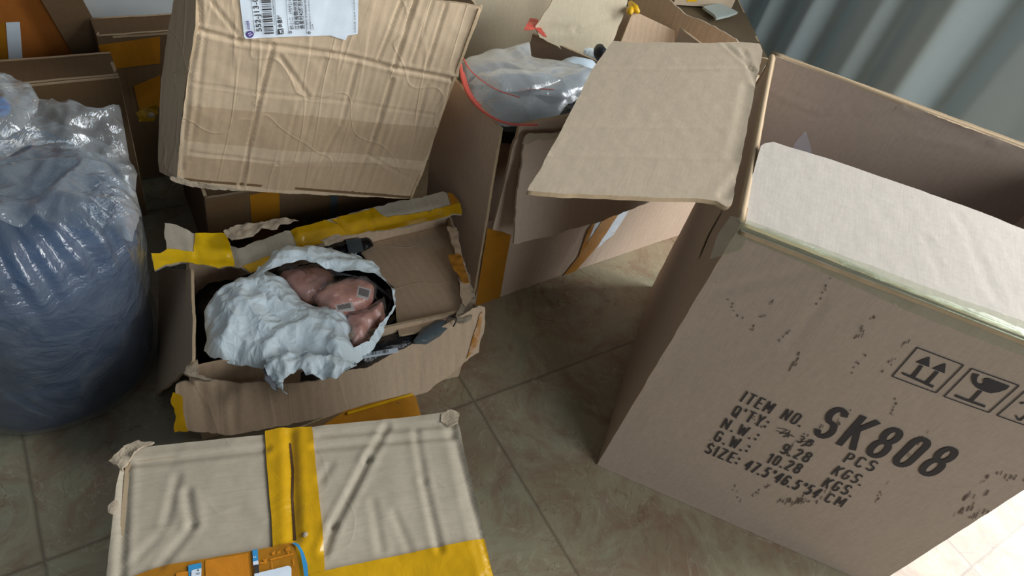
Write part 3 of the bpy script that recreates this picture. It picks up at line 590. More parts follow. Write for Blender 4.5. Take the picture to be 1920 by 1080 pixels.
# front layer, crumpled
fo=[(383,592),(392,578),(408,560),(425,546),(447,531),(470,524),(500,519),(520,528),(540,543),(556,556),(568,572),(590,581),(620,586),(648,590),(657,610),(656,640),(668,665),(655,682),(628,700),(600,690),(560,694),(520,690),(490,696),(455,688),(425,682),(395,672),(383,660),(388,640)]
_,fm_=zsheet('front_layer',fo,.175,M_mail,ml,dome=.035,domew=.06,crumple=-.030,cfreq=15,off=.008,thick=.0012,rag=.001,seed=73,step=.0032,freq=12,amp=.008,back=M_mailin)
zsheet('torn_tail',[(500,672),(530,664),(600,668),(655,676),(668,690),(640,702),(628,712),(590,706),(560,700),(545,704),(530,712),(538,738),(528,736),(512,716),(504,705),(498,690)],.200,M_mail,ml,dome=.012,domew=.02,crumple=-.020,cfreq=30,off=.004,thick=.0012,rag=.003,seed=74,step=.0032,back=M_mailin)
zsheet('torn_tail',[(497,690),(510,712),(522,738),(508,728),(496,708),(492,696)],.196,M_mailin,ml,crumple=.01,cfreq=50,thick=.001,rag=.003,seed=75,step=.003)
# pink goods
M_pfilm=film('thin_clear_film',(.97,.97,.97,1),.03,.02,.08,.9,22)
def pinkpack(outline,z,label,seed,barcode=None):
    t=thing('pink_pack',label,'wrapped pack',U(np.mean(outline,axis=0),z-.02),None)
    zsheet('pink_cloth',outline,z,M_pink,t,dome=.018,domew=.022,thick=.008,crumple=-.008,cfreq=24,off=.002,seed=seed,step=.003)
    cx_,cy_=np.mean(outline,axis=0); big_=[(cx_+(x-cx_)*1.1,cy_+(y-cy_)*1.1) for x,y in outline]
    zsheet('clear_wrapper',big_,z+.004,M_pfilm,t,dome=.020,domew=.02,thick=.0005,crumple=-.020,cfreq=34,off=.006,seed=seed+1,step=.0035,fine=.001)
    if barcode:
        for bc in barcode:
            _,q=zsheet('barcode_sticker',bc,z+.034,plain('sticker_white',(225,215,212),.5),t,thick=.0004,amp=.0003,step=.01)
            a,b,c2,d2=[np.array(x,float) for x in bc]; st=[]
            for i in range(11):
                k=.12+i*.07; wd=.03; 
                st.append(q.pxs([tuple(a+(b-a)*k+(d2-a)*.15),tuple(a+(b-a)*(k+wd)+(d2-a)*.15),tuple(a+(b-a)*(k+wd)+(d2-a)*.8),tuple(a+(b-a)*k+(d2-a)*.8)]))
            poly_on(q,st,M_ink,t,name='barcode',off=.0006)
    return t
pinkpack([(525,512),(560,505),(600,506),(622,515),(630,540),(608,560),(575,566),(555,552),(535,535)],.172,'pink pack in clear wrap at the upper left of the torn opening',81)
pinkpack([(590,560),(610,540),(650,528),(680,528),(702,540),(700,560),(685,578),(650,585),(615,582)],.182,'pink pack with barcode sticker in middle of the torn opening',84,[[(672,536),(697,543),(690,562),(668,556)],[(628,572),(660,566),(666,582),(632,585)]])
pinkpack([(650,598),(690,585),(718,566),(722,590),(705,612),(684,640),(664,645),(656,625)],.172,'long pink pack at the lower right of the torn opening',87)
# ------------------------------------------------------------------ carton with the shipping label, leaning at the top
dv=nrm(ray((135,2130))); P0=U((332,338),.30); P1=perp((775,373),P0,dv); fL=Fr(P0,P1-P0,-dv)
lab=thing('cardboard_carton','worn tilted carton with white shipping label, stacked at the top left','carton',P0)
crs=[((352,50),(448,76),.004,.004),((448,76),(620,100),.004,.004),((620,100),(740,128),.004,.004),((740,128),(860,150),.005,.004),
 ((512,82),(485,190),.004,.0035),((485,190),(452,352),.004,.003),((372,0),(375,52),.003,.003),((372,55),(356,140),.003,.003),((356,140),(342,320),.003,.003),((385,55),(370,200),.002,.003),((370,200),(352,300),.0015,.004),
 ((395,0),(450,70),.0025,.003),((525,105),(577,180),.0025,.004),((740,125),(780,0),.004,.004),((710,115),(755,0),.003,.003),((800,130),(838,10),.003,.003),((772,120),(812,5),.002,.003),
 ((672,118),(640,230),.0025,.004),((640,230),(590,330),.002,.003),((735,150),(700,260),.004,.004),((700,260),(660,365),.003,.004),((610,110),(560,300),.0015,.003),((800,160),(765,300),.002,.003),((850,150),(800,330),.0015,.005),
 ((362,155),(480,172),.0018,.0025),((480,172),(640,190),.002,.003),((640,190),(815,215),.0015,.0025),((355,285),(520,305),.002,.003),((520,305),(730,310),.0012,.003),((690,290),(770,335),.002,.003),((560,190),(520,340),.0012,.003)]
LDcr=[(fL.px(a),fL.px(b),dd*.72,ww*.62) for a,b,dd,ww in crs]
fL.disp=mkdisp(.005,6,91,LDcr,corr=.0003,crumple=-.004,cfreq=9)
oL=fL.pxs([(331,338),(380,347),(460,357),(560,364),(680,370),(772,374),(790,330),(812,262),(832,205),(846,155),(858,146),(864,118),(885,72),(906,14),(860,8),(780,-3),(560,-45),(372,-60),(370,0),(368,50),(352,140),(338,250)])
sheet('front_panel',fL,oL,M_lab,lab,step=.0033,thick=.005,edge=M_edge,rag=.0012,seed=92,uvrot=False)
wL=fL.st(P1)[0]; hL=.40; eL,uL,nL=fL.e1,fL.e2,-fL.n
sl=Fr(P0,-(nL-.42*eL),uL); sheet('side_panel',sl,sl.pxs([(333,338),(300,322),(297,300),(299,240),(303,150),(316,60),(330,-10),(340,-50),(371,-58),(368,50),(352,140),(339,250)]),M_lab,lab,step=.008,thick=.004,edge=M_edge,rag=.0015,disp=mkdisp(.004,6,93),seed=93)
for (O_,a_,w_) in ((P0+eL*(wL-.003),nL,.20),(P0+eL*wL+nL*.20,-eL,wL)):
    sheet('side_panel',Fr(O_,a_,uL),rect(w_,.33),M_lab,lab,step=.012,thick=.004,edge=M_edge,rag=.001,disp=mkdisp(.004,6,93),seed=93)
sheet('bottom_panel',Fr(P0-uL*-.004,eL,nL),rect(wL,.20),M_dk,lab,step=.02,thick=.004)
sheet('crushed_corner',fL,fL.pxs([(318,332),(335,330),(370,340),(430,350),(460,357),(400,355),(350,348),(328,342)]),M_frz,lab,step=.004,thick=.003,disp=mkdisp(.002,20,5,crumple=.005,cfreq=70),rag=.003,seed=94,off=.001)
sheet('brown_tape',fL,fL.pxs([(352,196),(520,210),(700,228),(820,238),(795,300),(690,290),(520,280),(345,262)]),M_bt,lab,step=.005,off=.0009,thick=.0002,seed=95)
sheet('brown_tape',fL,fL.pxs([(342,292),(520,306),(700,305),(790,318),(776,366),(660,362),(520,355),(345,334)]),M_bt,lab,step=.005,off=.0011,thick=.0002,seed=96)
lbo=[(447,-20),(457,66),(460,70),(620,67),(648,76),(652,67),(671,64),(672,0),(674,-25)]
sheet('shipping_label',fL,fL.pxs(lbo),M_white,lab,step=.005,off=.0012,thick=.0002,seed=97)
def q2(x,y): return (430+x/6.62,y/6.62)
def LT(s,a,b,t,bold=0.,mat=None,name='printed_text'): return text_on(fL,s,q2(*a),q2(*b),q2(*t),mat or M_ink,lab,bold=bold,off=.0022,name=name)
LT('552-J13-0',(400,378),(345,-40),(335,378),.012)
LT('江西省赣州市章',(865,365),(835,-40),(815,365),.01)
LT('金星村42栋别村',(930,360),(895,-40),(875,360),.01)
LT('郭小二  19592140',(800,365),(765,-40),(755,365),.0)
LT('金星村',(660,335),(640,180),(605,335),.02)
LT('YT5277590897000',(575,300),(545,-40),(555,300))
LT('上门取件 请当面验收 物品',(975,370),(950,-30),(960,370)); LT('快递服务协议 请仔细阅读',(1015,365),(990,-30),(1000,365)); LT('见背面',(1050,365),(1035,295),(1035,365))
LT('快递包裹 已验视 扫码寄件',(1570,405),(1555,-20),(1553,405)); LT('韵达速递',(255,350),(235,240),(222,350),.02,M_purple)
bar=[];rb=random.Random(9); y=410
while y>-20:
    wd=rb.choice([5,8,12,18]); xo=(410-y)*-.09
    bar.append(fL.pxs([q2(432+xo*1.0,y),q2(548+xo,y-4),q2(548+xo,y-4-wd),q2(432+xo,y-wd)])); y-=wd+rb.choice([6,9,14])
poly_on(fL,bar,M_ink,lab,name='barcode',off=.0022,step=.004)
poly_on(fL,[fL.pxs([q2(*p) for p in l]) for l in ([(602,350),(668,345),(672,412),(606,418)],)],M_ink,lab,off=.0022,step=.004)
poly_on(fL,[fL.pxs([q2(*p) for p in l]) for l in ([(615,362),(635,360),(640,400),(630,402)],[(645,358),(660,356),(650,380),(662,405),(648,398)])],M_white,lab,off=.0026,step=.004)
poly_on(fL,[fL.pxs([q2(252+48*math.cos(t),410+42*math.sin(t)) for t in np.linspace(0,2*math.pi,24,endpoint=False)])],M_purple,lab,name='round_logo',off=.0022)
poly_on(fL,[fL.pxs([q2(*p) for p in l]) for l in ([(225,400),(262,385),(266,393),(230,408)],[(235,425),(280,402),(284,410),(240,433)])],M_white,lab,name='round_logo',off=.0026)
for cx_,cy_ in ((760,395),(990,403)):
    o_=[q2(cx_+18*math.cos(t),cy_+16*math.sin(t)) for t in np.linspace(0,2*math.pi,16,endpoint=False)]; i_=[q2(cx_+9*math.cos(t),cy_+8*math.sin(t)) for t in np.linspace(0,2*math.pi,16,endpoint=False)]
    po,pi_=fL.pxs(o_),fL.pxs(i_); poly_on(fL,[[po[k],po[(k+1)%16],pi_[(k+1)%16],pi_[k]] for k in range(16)],M_ink,lab,off=.0022)
# thin rules on the label
for a,b in (((310,400),(270,-20)),((735,420),(700,-20)),((960,410),(935,-20)),((590,430),(560,-20))): poly_on(fL,[stroke(fL.px(q2(*a)),fL.px(q2(*b)),.0004)],M_grey,lab,name='printed_rule',off=.0022)
# ------------------------------------------------------------------ taped carton beneath it
P=U((383,372),.205); und=thing('cardboard_carton','dark taped carton wrapped in plastic, under the tilted carton with the label','carton',[P[0],P[1],0])
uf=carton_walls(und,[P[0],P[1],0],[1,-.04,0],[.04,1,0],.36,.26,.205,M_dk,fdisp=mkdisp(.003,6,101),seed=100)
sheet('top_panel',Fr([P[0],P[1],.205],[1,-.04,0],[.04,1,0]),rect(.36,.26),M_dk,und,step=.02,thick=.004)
for x0,x1,mt in ((.068,.115,M_at),(.16,.205,M_bt),(.0,.06,M_bt)): sheet('brown_tape',uf['front'],rect(x1-x0,.20,x0,.0),mt,und,step=.01,off=.001,thick=.0003)
sheet('small_sticker',uf['front'],rect(.012,.05,.203,.12),M_grey,und,step=.01,off=.0012,thick=.0003)
# ------------------------------------------------------------------ closed carton with yellow tape, front left
zk=.30
kp_=[(222,848),(236,838),(300,830),(400,822),(500,812),(600,797),(700,788),(800,778),(838,772),(852,774),(858,792),(880,880),(905,980),(918,1040),(930,1110),(935,1160),(190,1160),(196,1100),(205,1020),(212,940),(222,880)]
kc=U((222,848),zk); kr=U((852,774),zk); e1k=nrm(kr-kc)
K=thing('cardboard_carton','closed pale carton with crossing yellow tape strips in the front left','carton',[kc[0],kc[1],0])
e2k=np.cross(Z,e1k); fK=Fr(kc,e1k,e2k)
crk=[((230,868),(500,840),.003,.004),((600,815),(850,795),.002,.003),((590,838),(845,818),.003,.004),((545,810),(552,1010),.004,.008),((235,870),(225,1080),.003,.003),((848,800),(930,1100),.004,.003),((838,800),(915,1100),.002,.003),
 ((725,800),(690,860),.003,.004),((690,860),(625,985),.0035,.004),((625,985),(608,1035),.003,.003),((780,810),(795,900),.002,.004),((795,900),(825,1030),.0025,.004),((350,920),(360,980),.0025,.006),((332,890),(310,980),.0015,.004),((700,940),(715,1030),.0015,.006),((740,960),(770,1030),.0012,.005),((360,985),(300,1060),.0015,.005),((300,1000),(240,1060),.001,.006),((620,870),(600,900),.0015,.005)]
fK.disp=mkdisp(.004,6,111,[(fK.px(a),fK.px(b),dd*.8,max(ww*.6,.0034)) for a,b,dd,ww in crk],crumple=-.004,cfreq=7)
sheet('top_panel',fK,fK.pxs(kp_),M_k,K,step=.0034,thick=.004,edge=M_edge,rag=.0008,seed=112,uvrot=True)
wk=fK.px((852,774))[0]; dk_=-fK.px((200,1160))[1]
carton_walls(K,kc-e2k*0+np.array([0,0,-zk]),e1k,e2k,.01,.01,.01,M_k,skip=('front','left','right','back'),bottom=False)
for O_,a_,w_ in ((kc,-e1k,wk),):
    pass
base=np.array([kc[0],kc[1],0.]); dK=abs(fK.px((200,1160))[1])
ins=.006
corners=[base+e1k*ins-e2k*ins, base+e1k*(wk-ins)-e2k*ins]
near=[base+e1k*(ins)-e2k*dK, base+e1k*(wk-ins)-e2k*dK]
for a,b in ((near[0],near[1]),(near[1],corners[1]),(corners[1],corners[0]),(corners[0],near[0])):
    L=np.linalg.norm(b-a); sheet('side_panel',Fr(a,b-a,Z),rect(L,zk-.006,0,.001),M_k,K,step=.012,thick=.004,edge=M_edge,disp=mkdisp(.0012,6,115),seed=115)
sheet('yellow_tape',fK,fK.pxs([(497,808),(520,803),(585,800),(590,850),(598,930),(606,1010),(610,1090),(612,1160),(520,1160),(514,1060),(508,960),(500,870)]),M_yt,K,step=.0034,off=.0020,thick=.0016,rag=.0004,seed=116)
sheet('yellow_tape',fK,fK.pxs([(580,1078),(700,1050),(820,1025),(908,1008),(922,1060),(935,1110),(820,1120),(600,1160)]),M_yt,K,step=.0034,off=.0024,thick=.0016,rag=.0004,seed=117)
sheet('yellow_tape',fK,fK.pxs([(240,1085),(300,1062),(380,1048),(470,1034),(552,1018),(560,1060),(562,1160),(210,1160)]),M_at,K,step=.0034,off=.0030,thick=.0016,rag=.0004,seed=118)
sheet('orange_print',fK,fK.pxs([(385,1052),(465,1038),(468,1085),(470,1160),(390,1160)]),M_oink,K,step=.0042,off=.0036,thick=.0003,rag=.0012,seed=119)
def q6(x,y): return (300+x/5.647,980+y/5.647)
def kpoly(name,l,mat,off):
    for q in l: poly_on(fK,[fK.pxs([q6(*p) for p in q])],mat,K,name=name,off=off,step=.006)
kpoly('orange_print',[[(1165,395),(1410,335),(1415,350),(1172,412)],[(1180,330),(1220,310),(1225,345),(1190,355)],[(1240,320),(1275,305),(1275,330),(1240,345)],[(1330,290),(1375,270),(1380,310),(1335,320)],[(1350,320),(1365,318),(1370,360),(1355,362)],[(1405,400),(1418,398),(1425,460),(1412,465)],[(1085,400),(1130,395),(1130,440),(1060,450),(1060,430),(1110,425)],[(175,540),(300,520),(300,580),(170,600)],[(1180,420),(1190,420),(1195,500),(1185,500)],[(1230,385),(1290,375),(1290,385),(1232,396)]],M_oink,.0042)
kpoly('blue_print',[[(300,460),(440,430),(442,490),(350,505),(325,530),(325,640),(312,640)]],M_cyan,.0044)
kpoly('white_sticker',[[(335,520),(360,505),(442,490),(438,640),(335,640)],[(985,425),(1040,412),(1048,455),(990,465)],[(1000,552),(1200,505),(1355,468),(1380,475),(1392,500),(1395,700),(1000,700)]],M_white,.0046)
kpoly('printed_symbol',[[(400,508),(412,505),(416,518),(402,522)],[(385,545),(425,538),(425,543),(386,550)],[(388,556),(425,550),(425,555),(389,561)],[(995,462),(1048,455),(1052,545),(1005,552)]],M_ink,.0050)
kpoly('blue_print',[[(980,300),(1035,292),(1042,412),(985,425)]],M_cyan,.0044)
kpoly('white_sticker',[[(988,372),(1000,370),(1002,385),(990,388)],[(1010,365),(1016,364),(1020,385),(1013,386)]],M_white,.0048)
sheet('blue_strip',fK,fK.pxs([q6(*p) for p in [(1400,235),(1425,222),(1470,250),(1520,330),(1560,450),(1572,600),(1530,600),(1515,480),(1485,330),(1450,270)]]),M_cyan,K,step=.004,off=.0052,thick=.0008,seed=120)
poly_on(fK,[[(a_[0]-.0011,a_[1]),(b_[0]-.0013,b_[1]),(b_[0]+.0013,b_[1]),(a_[0]+.0011,a_[1])][::-1] for a_,b_ in [(fK.px(p),fK.px(q)) for p,q in (((544,828),(549,880)),((549,880),(548,930)),((548,930),(553,1012)))]],plain('seam_shadow_brown',(84,54,26),.6),K,name='seam_shade',off=.0026,step=.006)  # dark strip painted along the seam for the shade in the split
pc=fK.px((572,1003)); 
def ball(name,c,r,mat,parent,fl=.6):
    V=[];F=[];n=10
    for i in range(n+1):
        for j in range(n): V.append(c+r*np.array([math.sin(math.pi*i/n)*math.cos(2*math.pi*j/n),math.sin(math.pi*i/n)*math.sin(2*math.pi*j/n),fl*math.cos(math.pi*i/n)]))
    for i in range(n):
        for j in range(n): F.append((i*n+j,(i+1)*n+j,(i+1)*n+(j+1)%n,i*n+(j+1)%n))
    return finish(name,V,F,[mat],parent)
tag(ball('foam_bead',fK.at([pc],float(fK.disp(np.array([pc]))[0])+.002)[0],.0028,M_frz,None),'tiny white foam bead on the yellow tape of the front left carton','bead')
# crushed corners
sheet('crushed_corner',fK,fK.pxs([(205,866),(222,850),(232,834),(262,826),(290,832),(262,842),(240,862),(228,885),(220,872)]),M_frz,K,step=.004,thick=.003,off=.002,disp=mkdisp(.003,30,5,crumple=.007,cfreq=60),rag=.003,seed=121)
sheet('crushed_corner',fK,fK.pxs([(828,778),(846,769),(860,776),(858,795),(842,800),(826,792)]),M_frz,K,step=.004,thick=.003,off=.001,disp=mkdisp(.002,30,6,crumple=.004,cfreq=60),rag=.002,seed=122)
sheet('torn_flake',fK,fK.pxs([(203,950),(214,938),(220,942),(212,962),(204,960)]),M_frz,K,step=.004,thick=.001,off=.003,rag=.002)
# taped flap standing behind it
fkb=Fr(kc+e1k*.17-e2k*-.012-Z*.07,e1k,Z*1.+e2k*.25); 
fkb=Fr(U((600,800),.26)+np.array([0,.03,0]),e1k,Z*.8+e2k*.6)
sheet('back_flap',fkb,fkb.pxs([(520,830),(545,808),(640,772),(700,755),(772,737),(780,745),(790,782),(780,830)]),M_dk,K,step=.006,thick=.003,edge=M_edge,rag=.001,seed=123)
sheet('brown_tape',fkb,fkb.pxs([(648,770),(700,755),(772,737),(780,745),(790,782),(780,820),(760,830),(600,800)]),M_at,K,step=.006,off=.001,thick=.0004,seed=124)
sheet('yellow_tape',fkb,fkb.pxs([(650,772),(700,757),(772,736),(774,740),(700,762),(652,776)]),M_yt,K,step=.004,off=.002,thick=.0006,seed=125)
# ------------------------------------------------------------------ blue bundle in clear sack
sc0=np.array([-.10,.842]); prof=[(0,.0),(.0,.135),(.010,.146),(.05,.150),(.12,.149),(.2,.156),(.27,.160),(.32,.152),(.35,.125),(.37,.07),(.375,.0)]
def lathe(name,cxy,prof,mat,parent,disp,nseg=160,nz_=90):
    zz=[p[0] for p in prof]; rr=[p[1] for p in prof]; s=[0]
    for i in range(1,len(prof)): s.append(s[-1]+math.hypot(zz[i]-zz[i-1],rr[i]-rr[i-1]))
    V=[];UV=[];F=[]
    for i in range(nz_+1):
        t=s[-1]*i/nz_; z=np.interp(t,s,zz); r=np.interp(t,s,rr)
        for j in range(nseg):
            a=2*math.pi*j/nseg; dr,dz=disp(a,z,r); r_=max(r+dr*min(1,r/.05),0)
            V.append((cxy[0]+r_*math.cos(a)+dz[0],cxy[1]+r_*math.sin(a)+dz[1],max(z+dz[2],.0015))); UV.append((a*.17,t))
    for i in range(nz_):
        for j in range(nseg): F.append((i*nseg+j,i*nseg+(j+1)%nseg,(i+1)*nseg+(j+1)%nseg,(i+1)*nseg+j))
    return finish(name,V,F,[mat],parent,UV)
def nz3(a,z,k,kz,sd): return noise.noise(Vector((math.cos(a)*k+sd,math.sin(a)*k,z*kz+sd*2)))
bl=thing('cloth_bundle','blue rounded cloth bundle packed inside the clear sack at the left','cloth bundle',(sc0[0],sc0[1],0))
lathe('bundle_body',sc0,[(z*.97+.002,max(r-.006,0)) for z,r in prof],M_blue,bl,lambda a,z,r:(.006*nz3(a,z,2,9,1),(0,0,.0)))
sk=thing('plastic_sack','big clear plastic sack standing on the floor at the left edge','sack',(sc0[0],sc0[1],0))
def skd(a,z,r):
    g=math.exp(-((z-.34)/.055)**2); w_=math.sin(a*34+6*nz3(a,z,2,3,5))*(.5+.5*nz3(a,z,4,4,6))
    return (.004*abs(nz3(a,z,3,14,2))+.0022*nz3(a,z,4,16,3)+.013*g*w_,(0,0,.012*g*nz3(a,z,6,4,8)))
lathe('sack_body',sc0,[(z+.002,r+.002) for z,r in prof],M_film,sk,skd,360,120)
def zs(outline,z,seed,dome=.02,cr_=-.03,tl=(0,0),cf=16,nm='sack_mouth'): return zsheet(nm,outline,z,M_film,sk,dome=dome,domew=.05,crumple=cr_,cfreq=cf,thick=.0006,seed=seed,step=.004,tilt=tl,fine=.0015,amp=.012,freq=9)
zs([(-40,110),(0,126),(30,148),(60,152),(76,182),(140,188),(180,196),(224,194),(232,235),(240,285),(256,315),(250,360),(200,330),(140,285),(80,262),(40,272),(0,290),(-60,300)],.40,131,.02,-.030,(0,.25))
zs([(0,255),(40,245),(80,262),(140,270),(200,310),(250,340),(262,390),(240,440),(150,400),(60,390),(-40,400),(-40,300)],.385,133,.02,-.035,(0,-.3),13)
zs([(-40,120),(0,130),(55,150),(72,178),(60,210),(40,245),(0,258),(-40,250)],.43,135,.02,-.03,(0,.1))
tag(ball('blue_cap',U((-4,200),.38),.014,plain('bright_blue_plastic',(20,130,220),.4),None,1.0),'small bright blue round cap inside the sack mouth at the photo left edge','cap')
# ------------------------------------------------------------------ things behind, top left
def carton(label,P,e1,e3,w,d,h,mat,top=True,up=Z,seed=1,fd=None):
    t=thing('cardboard_carton',label,'carton',P); f=carton_walls(t,P,e1,e3,w,d,h,mat,up=up,seed=seed,fdisp=fd or mkdisp(.002,5,seed))
    if top: sheet('top_panel',Fr(np.array(P)+nrm(up)*h,e1,e3),rect(w,d),mat,t,step=.02,thick=.004,edge=M_edge,seed=seed)
    return t,f
def floorpt_at_y(p,y):   # point of the pixel ray on the vertical plane y
    r=ray(p); t=(y-CAM[1])/r[1]; return CAM+r*t
oc=floorpt_at_y((132,60),1.30)
oct_,ofs=carton('tall orange brown taped carton with white label strip, upper left corner',[oc[0]-.40,1.30,0],[1,0,0],[0,1,0],.40,.3,.62,M_or,seed=141)
fo_=ofs['front']; sheet('white_label',fo_,fo_.pxs([(11,42),(37,41),(45,145),(19,148)]),M_white,oct_,step=.01,off=.001,thick=.0003)
sheet('amber_tape',fo_,fo_.pxs([(-20,60),(8,40),(20,150),(-20,150)]),M_at,oct_,step=.01,off=.001,thick=.0003)
poly_on(fo_,[fo_.pxs(q) for q in ([(22,122),(34,121),(34,124),(22,125)],[(23,127),(34,126),(34,128),(23,129)])],M_ink,oct_,name='printed_symbol',off=.0022)
# black cloth in the gap
bk=thing('black_cloth','black crumpled cloth hanging in the gap beside the orange carton','cloth',(.05,1.38,0))
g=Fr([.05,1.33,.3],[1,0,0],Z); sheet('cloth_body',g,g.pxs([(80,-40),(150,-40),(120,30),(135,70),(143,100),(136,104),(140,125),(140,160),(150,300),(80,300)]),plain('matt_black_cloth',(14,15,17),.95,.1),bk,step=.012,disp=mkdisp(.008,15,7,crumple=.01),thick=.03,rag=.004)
# leaning plank
pl=thing('wooden_plank','dark brown flat board leaning diagonally in the upper left','board',U((190,130),.25))
a=floorpt_at_y((195,138),1.285); b=floorpt_at_y((100,-30),1.285); g=Fr(a,b-a,np.cross([0,-1,.3],nrm(b-a)))
sheet('plank_body',g,[(-.03,-.028),(.45,-.028),(.45,.028),(-.03,.028)],M_dk,pl,step=.02,thick=.012,disp=mkdisp(.001,5,9))
# white board
wb=thing('white_board','pale grey white board standing behind the cartons, upper left','board',(.3,1.37,0))
g=Fr([.04,1.37,0],[1,.02,0],[0,.12,1]); sheet('board_body',g,rect(.55,.9),plain('pale_foam_board',(176,182,182),.85,.2,.2,8),wb,step=.03,thick=.012,disp=mkdisp(.003,4,9))
# carton directly behind sack
q=floorpt_at_y((222,140),1.12)
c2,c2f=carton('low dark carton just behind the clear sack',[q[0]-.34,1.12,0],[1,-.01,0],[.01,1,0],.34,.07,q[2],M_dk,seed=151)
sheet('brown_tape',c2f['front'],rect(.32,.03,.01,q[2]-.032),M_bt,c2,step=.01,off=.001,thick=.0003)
# narrow taped carton beside tilted one
q=floorpt_at_y((185,82),1.22); q2_=floorpt_at_y((300,62),1.22)
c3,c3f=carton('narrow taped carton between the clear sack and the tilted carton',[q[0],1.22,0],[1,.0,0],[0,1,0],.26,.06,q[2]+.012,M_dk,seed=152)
sheet('amber_tape',c3f['front'],c3f['front'].pxs([(184,84),(300,68),(300,118),(215,128),(195,120)]),M_at,c3,step=.01,off=.0012,thick=.0003)
sheet('amber_tape',c3f['front'],c3f['front'].pxs([(250,160),(300,140),(300,200),(262,210)]),M_at,c3,step=.01,off=.0012,thick=.0003)
sheet('brown_tape',c3f['front'],c3f['front'].pxs([(236,130),(248,128),(262,210),(250,212)]),M_bt,c3,step=.01,off=.0014,thick=.0003)
cw=thing('tape_wad','wad of torn yellow tape caught between the cartons left of the tilted one','tape',floorpt_at_y((275,215),1.10))
g=Fr(floorpt_at_y((275,215),1.10),[1,0,0],[0,.5,.9]); sheet('wad_body',g,g.pxs([(255,212),(268,202),(294,194),(296,215),(286,226),(262,228)]),M_yt,cw,step=.004,disp=mkdisp(.004,30,3,crumple=.02,cfreq=60),thick=.01,rag=.003)
ball('foam_bit',floorpt_at_y((284,216),1.085),.006,M_frz,cw)
# ------------------------------------------------------------------ things behind, top middle
a=floorpt_at_y((905,60),1.18)
bk2,bf2=carton('tall dark carton standing behind the tilted carton and the zip bags',[.60,1.22,0],[1,.12,0],[-.12,1,0],.62,.25,.75,M_bg,seed=161)
# carton with raised flaps
ezr=.31
EA=U((998,64),ezr); EB=U((1125,118),ezr)
e1e=nrm(EB-EA); e3e=np.array([-e1e[1],e1e[0],0]); 
ec=thing('cardboard_carton','carton with raised pale inner flap and yellow tip, behind the zip bags','carton',[EA[0],EA[1],0])
efs=carton_walls(ec,[EA[0],EA[1],0],e1e,e3e,.165,.30,ezr,M_mid,seed=171,skip=('left',))
# pale flap: hinged on left wall top and lying back
g=Fr(EA,e3e,-e1e*.25+Z*.9) 
g=Fr(U((1090,112),.29),np.array([1,-.35,0]),np.array([.1,.45,.8]))
sheet('flap',g,g.pxs([(1004,50),(1030,14),(1050,-25),(1180,-25),(1176,8),(1160,50),(1138,112),(1120,122),(1090,112),(1050,90),(1012,70)]),M_bg,ec,step=.008,disp=mkdisp(.004,8,172,[(g.px((1010,55)),g.px((1080,55)),.003,.006),(g.px((1080,55)),g.px((1165,25)),.003,.005)]),thick=.004,edge=M_edge,rag=.002,seed=172)
g=Fr(U((1165,75),.33),U((1300,75),.33)-U((1165,75),.33),np.array([0,.35,1])); 
sheet('flap',g,g.pxs([(1160,90),(1186,23),(1200,26),(1255,52),(1310,80),(1310,130),(1150,130)]),M_op,ec,step=.01,thick=.004,edge=M_edge,disp=mkdisp(.002,6,173),seed=173)
g=Fr(U((1200,60),.33)+np.array([.03,.06,0]),U((1380,72),.33)-U((1240,-5),.33),Z)
sheet('flap',g,g.pxs([(1180,-20),(1230,-22),(1250,-4),(1288,28),(1340,50),(1380,73),(1400,110),(1180,110)]),M_op,ec,step=.008,thick=.004,edge=M_frz,disp=mkdisp(.002,6,174),rag=.002,seed=174)
yt=thing('yellow_tip','small yellow plastic tip caught on the raised pale flap','plastic tip',U((1190,15),.38))
for a,b in (((1182,6),(1198,24)),((1182,14),(1181,27))): tube('tip_prong',[U(a,.385),U(((a[0]+b[0])/2,(a[1]+b[1])/2),.39),U(b,.385)],[.006,.008,.004],M_yel,yt,8)
rz=thing('red_seal_strip','short red seal strip folded over the corner of the carton with pale flap','seal strip',U((995,50),.33))
_,_=zsheet('strip_film',[(982,56),(994,34),(1008,36),(1014,52),(1026,70),(1018,68),(1004,54),(996,57)],.335,M_red,rz,crumple=.004,cfreq=50,thick=.001,step=.004)
wf=thing('plastic_wrap','shiny white plastic wrap inside the carton behind the zip bags','plastic wrap',U((1090,90),.27))
zsheet('wrap_body',[(1045,70),(1090,78),(1140,82),(1150,110),(1120,125),(1080,105),(1045,88)],.29,M_mail,wf,dome=.02,domew=.02,crumple=.012,cfreq=40,thick=.02,step=.004)
bh=thing('rubber_grip','rounded black plastic grip poking out from behind the big flap','grip',U((1130,98),.42))
tube('grip_body',[U((1124,90),.44),U((1126,100),.44),U((1140,115),.43),U((1160,130),.41)],[.008,.012,.012,.011],plain('black_rubber',(34,35,38),.5),bh,12)
# small carton, packet and board near the curtain
far=thing('cardboard_carton','dark brown carton standing against the curtain, under the small printed box','carton',U((1400,60),0))
zf=.30; R0=U((1385,0),zf); R1=U((1425,80),zf); ef=nrm(R0-R1); ew=np.array([-ef[1],ef[0],0]); fo0=R1-ef*.08; fo0[2]=0
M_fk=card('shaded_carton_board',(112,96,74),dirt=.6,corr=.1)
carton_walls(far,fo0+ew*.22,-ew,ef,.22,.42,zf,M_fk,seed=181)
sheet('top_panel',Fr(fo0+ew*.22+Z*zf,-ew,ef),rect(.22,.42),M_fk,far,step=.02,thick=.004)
sb=thing('printed_box','small printed box with orange patch on the dark carton by the curtain','box',U((1310,5),zf))
ga,gb=U((1262,9),zf+.006),U((1372,15),zf+.006)
g=Fr(ga,gb-ga,Z); L=np.linalg.norm(gb-ga)
sheet('box_body',g,rect(L,.05),plain('box_card',(196,176,150),.6),sb,step=.02,thick=.08,disp=lambda p:np.zeros(len(p)))
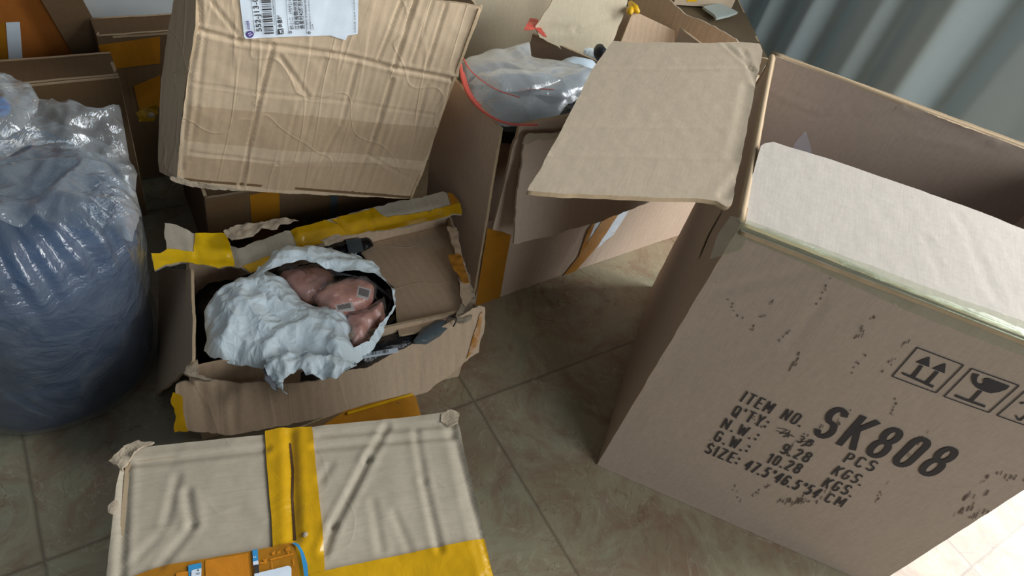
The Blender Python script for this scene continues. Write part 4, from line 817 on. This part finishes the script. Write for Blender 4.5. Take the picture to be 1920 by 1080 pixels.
sheet('orange_patch',g,g.pxs([(1288,-6),(1306,-6),(1306,3),(1288,3)]),M_yel,sb,step=.02,thick=.0005,off=.001,disp=lambda p:np.zeros(len(p)))
pk=thing('paper_packet','small pale grey green packet lying on the dark carton by the curtain','packet',U((1350,22),zf+.005))
zsheet('packet_body',[(1318,12),(1350,5),(1384,22),(1368,28),(1343,34),(1340,28)],zf+.016,plain('pale_packet',(178,188,182),.6),pk,thick=.006,amp=.001,step=.01)
# ------------------------------------------------------------------ curtain
cu=[];uvc=[];Fc=[]
ys=np.linspace(.33,2.45,330); zc=np.linspace(.01,2.4,30)
ky=[.33,.42,.55,.68,.755,.815,.90,.95,.985,1.08,1.15,1.185,1.25,1.29,1.33,1.40,1.46,1.55,1.7,1.85,2.0,2.2,2.45]
kx=[1.96,1.93,1.95,1.95,2.00,1.90,1.92,1.97,1.92,1.94,1.99,1.92,1.94,1.99,1.92,1.98,1.92,1.97,1.92,1.97,1.92,1.97,1.95]
kx=[1.955+(v-1.955)*1.5 for v in kx]; xx=np.interp(ys,ky,kx); kr_=np.hanning(11); kr_/=kr_.sum(); xx=np.convolve(np.pad(xx,5,'edge'),kr_,'valid')
def cx(y): return float(np.interp(y,ys,xx))
for z in zc:
    for y in ys: cu.append((cx(y)+.006*math.sin(z*3+y*9),y+.006*math.sin(z*2.1+y*14),z)); uvc.append((y,z))
nY=len(ys)
for i in range(len(zc)-1):
    for j in range(nY-1): Fc.append((i*nY+j,(i+1)*nY+j,(i+1)*nY+j+1,i*nY+j+1))
m=NT('grey_curtain_cloth'); uvn=m.n('ShaderNodeUVMap'); dfc=m.n('ShaderNodeBsdfDiffuse'); dfc.inputs[0].default_value=srgb(200,214,216); trc=m.n('ShaderNodeBsdfTranslucent'); trc.inputs[0].default_value=srgb(170,182,192)
mx=m.n('ShaderNodeMixShader'); mx.inputs[0].default_value=.16; m.l(dfc.outputs[0],mx.inputs[1]); m.l(trc.outputs[0],mx.inputs[2]); m.l(mx.outputs[0],m.out.inputs[0])
bpn=m.bump(m.noise(uvn.outputs[0],300,2),.2,.001); m.l(bpn,dfc.inputs['Normal'])
cv=finish('curtain',cu,Fc,[m.m],None,uvc); sm=cv.modifiers.new('thickness','SOLIDIFY'); sm.thickness=.002
tag(cv,'long grey blue curtain hanging in soft vertical folds behind the cartons','curtain')
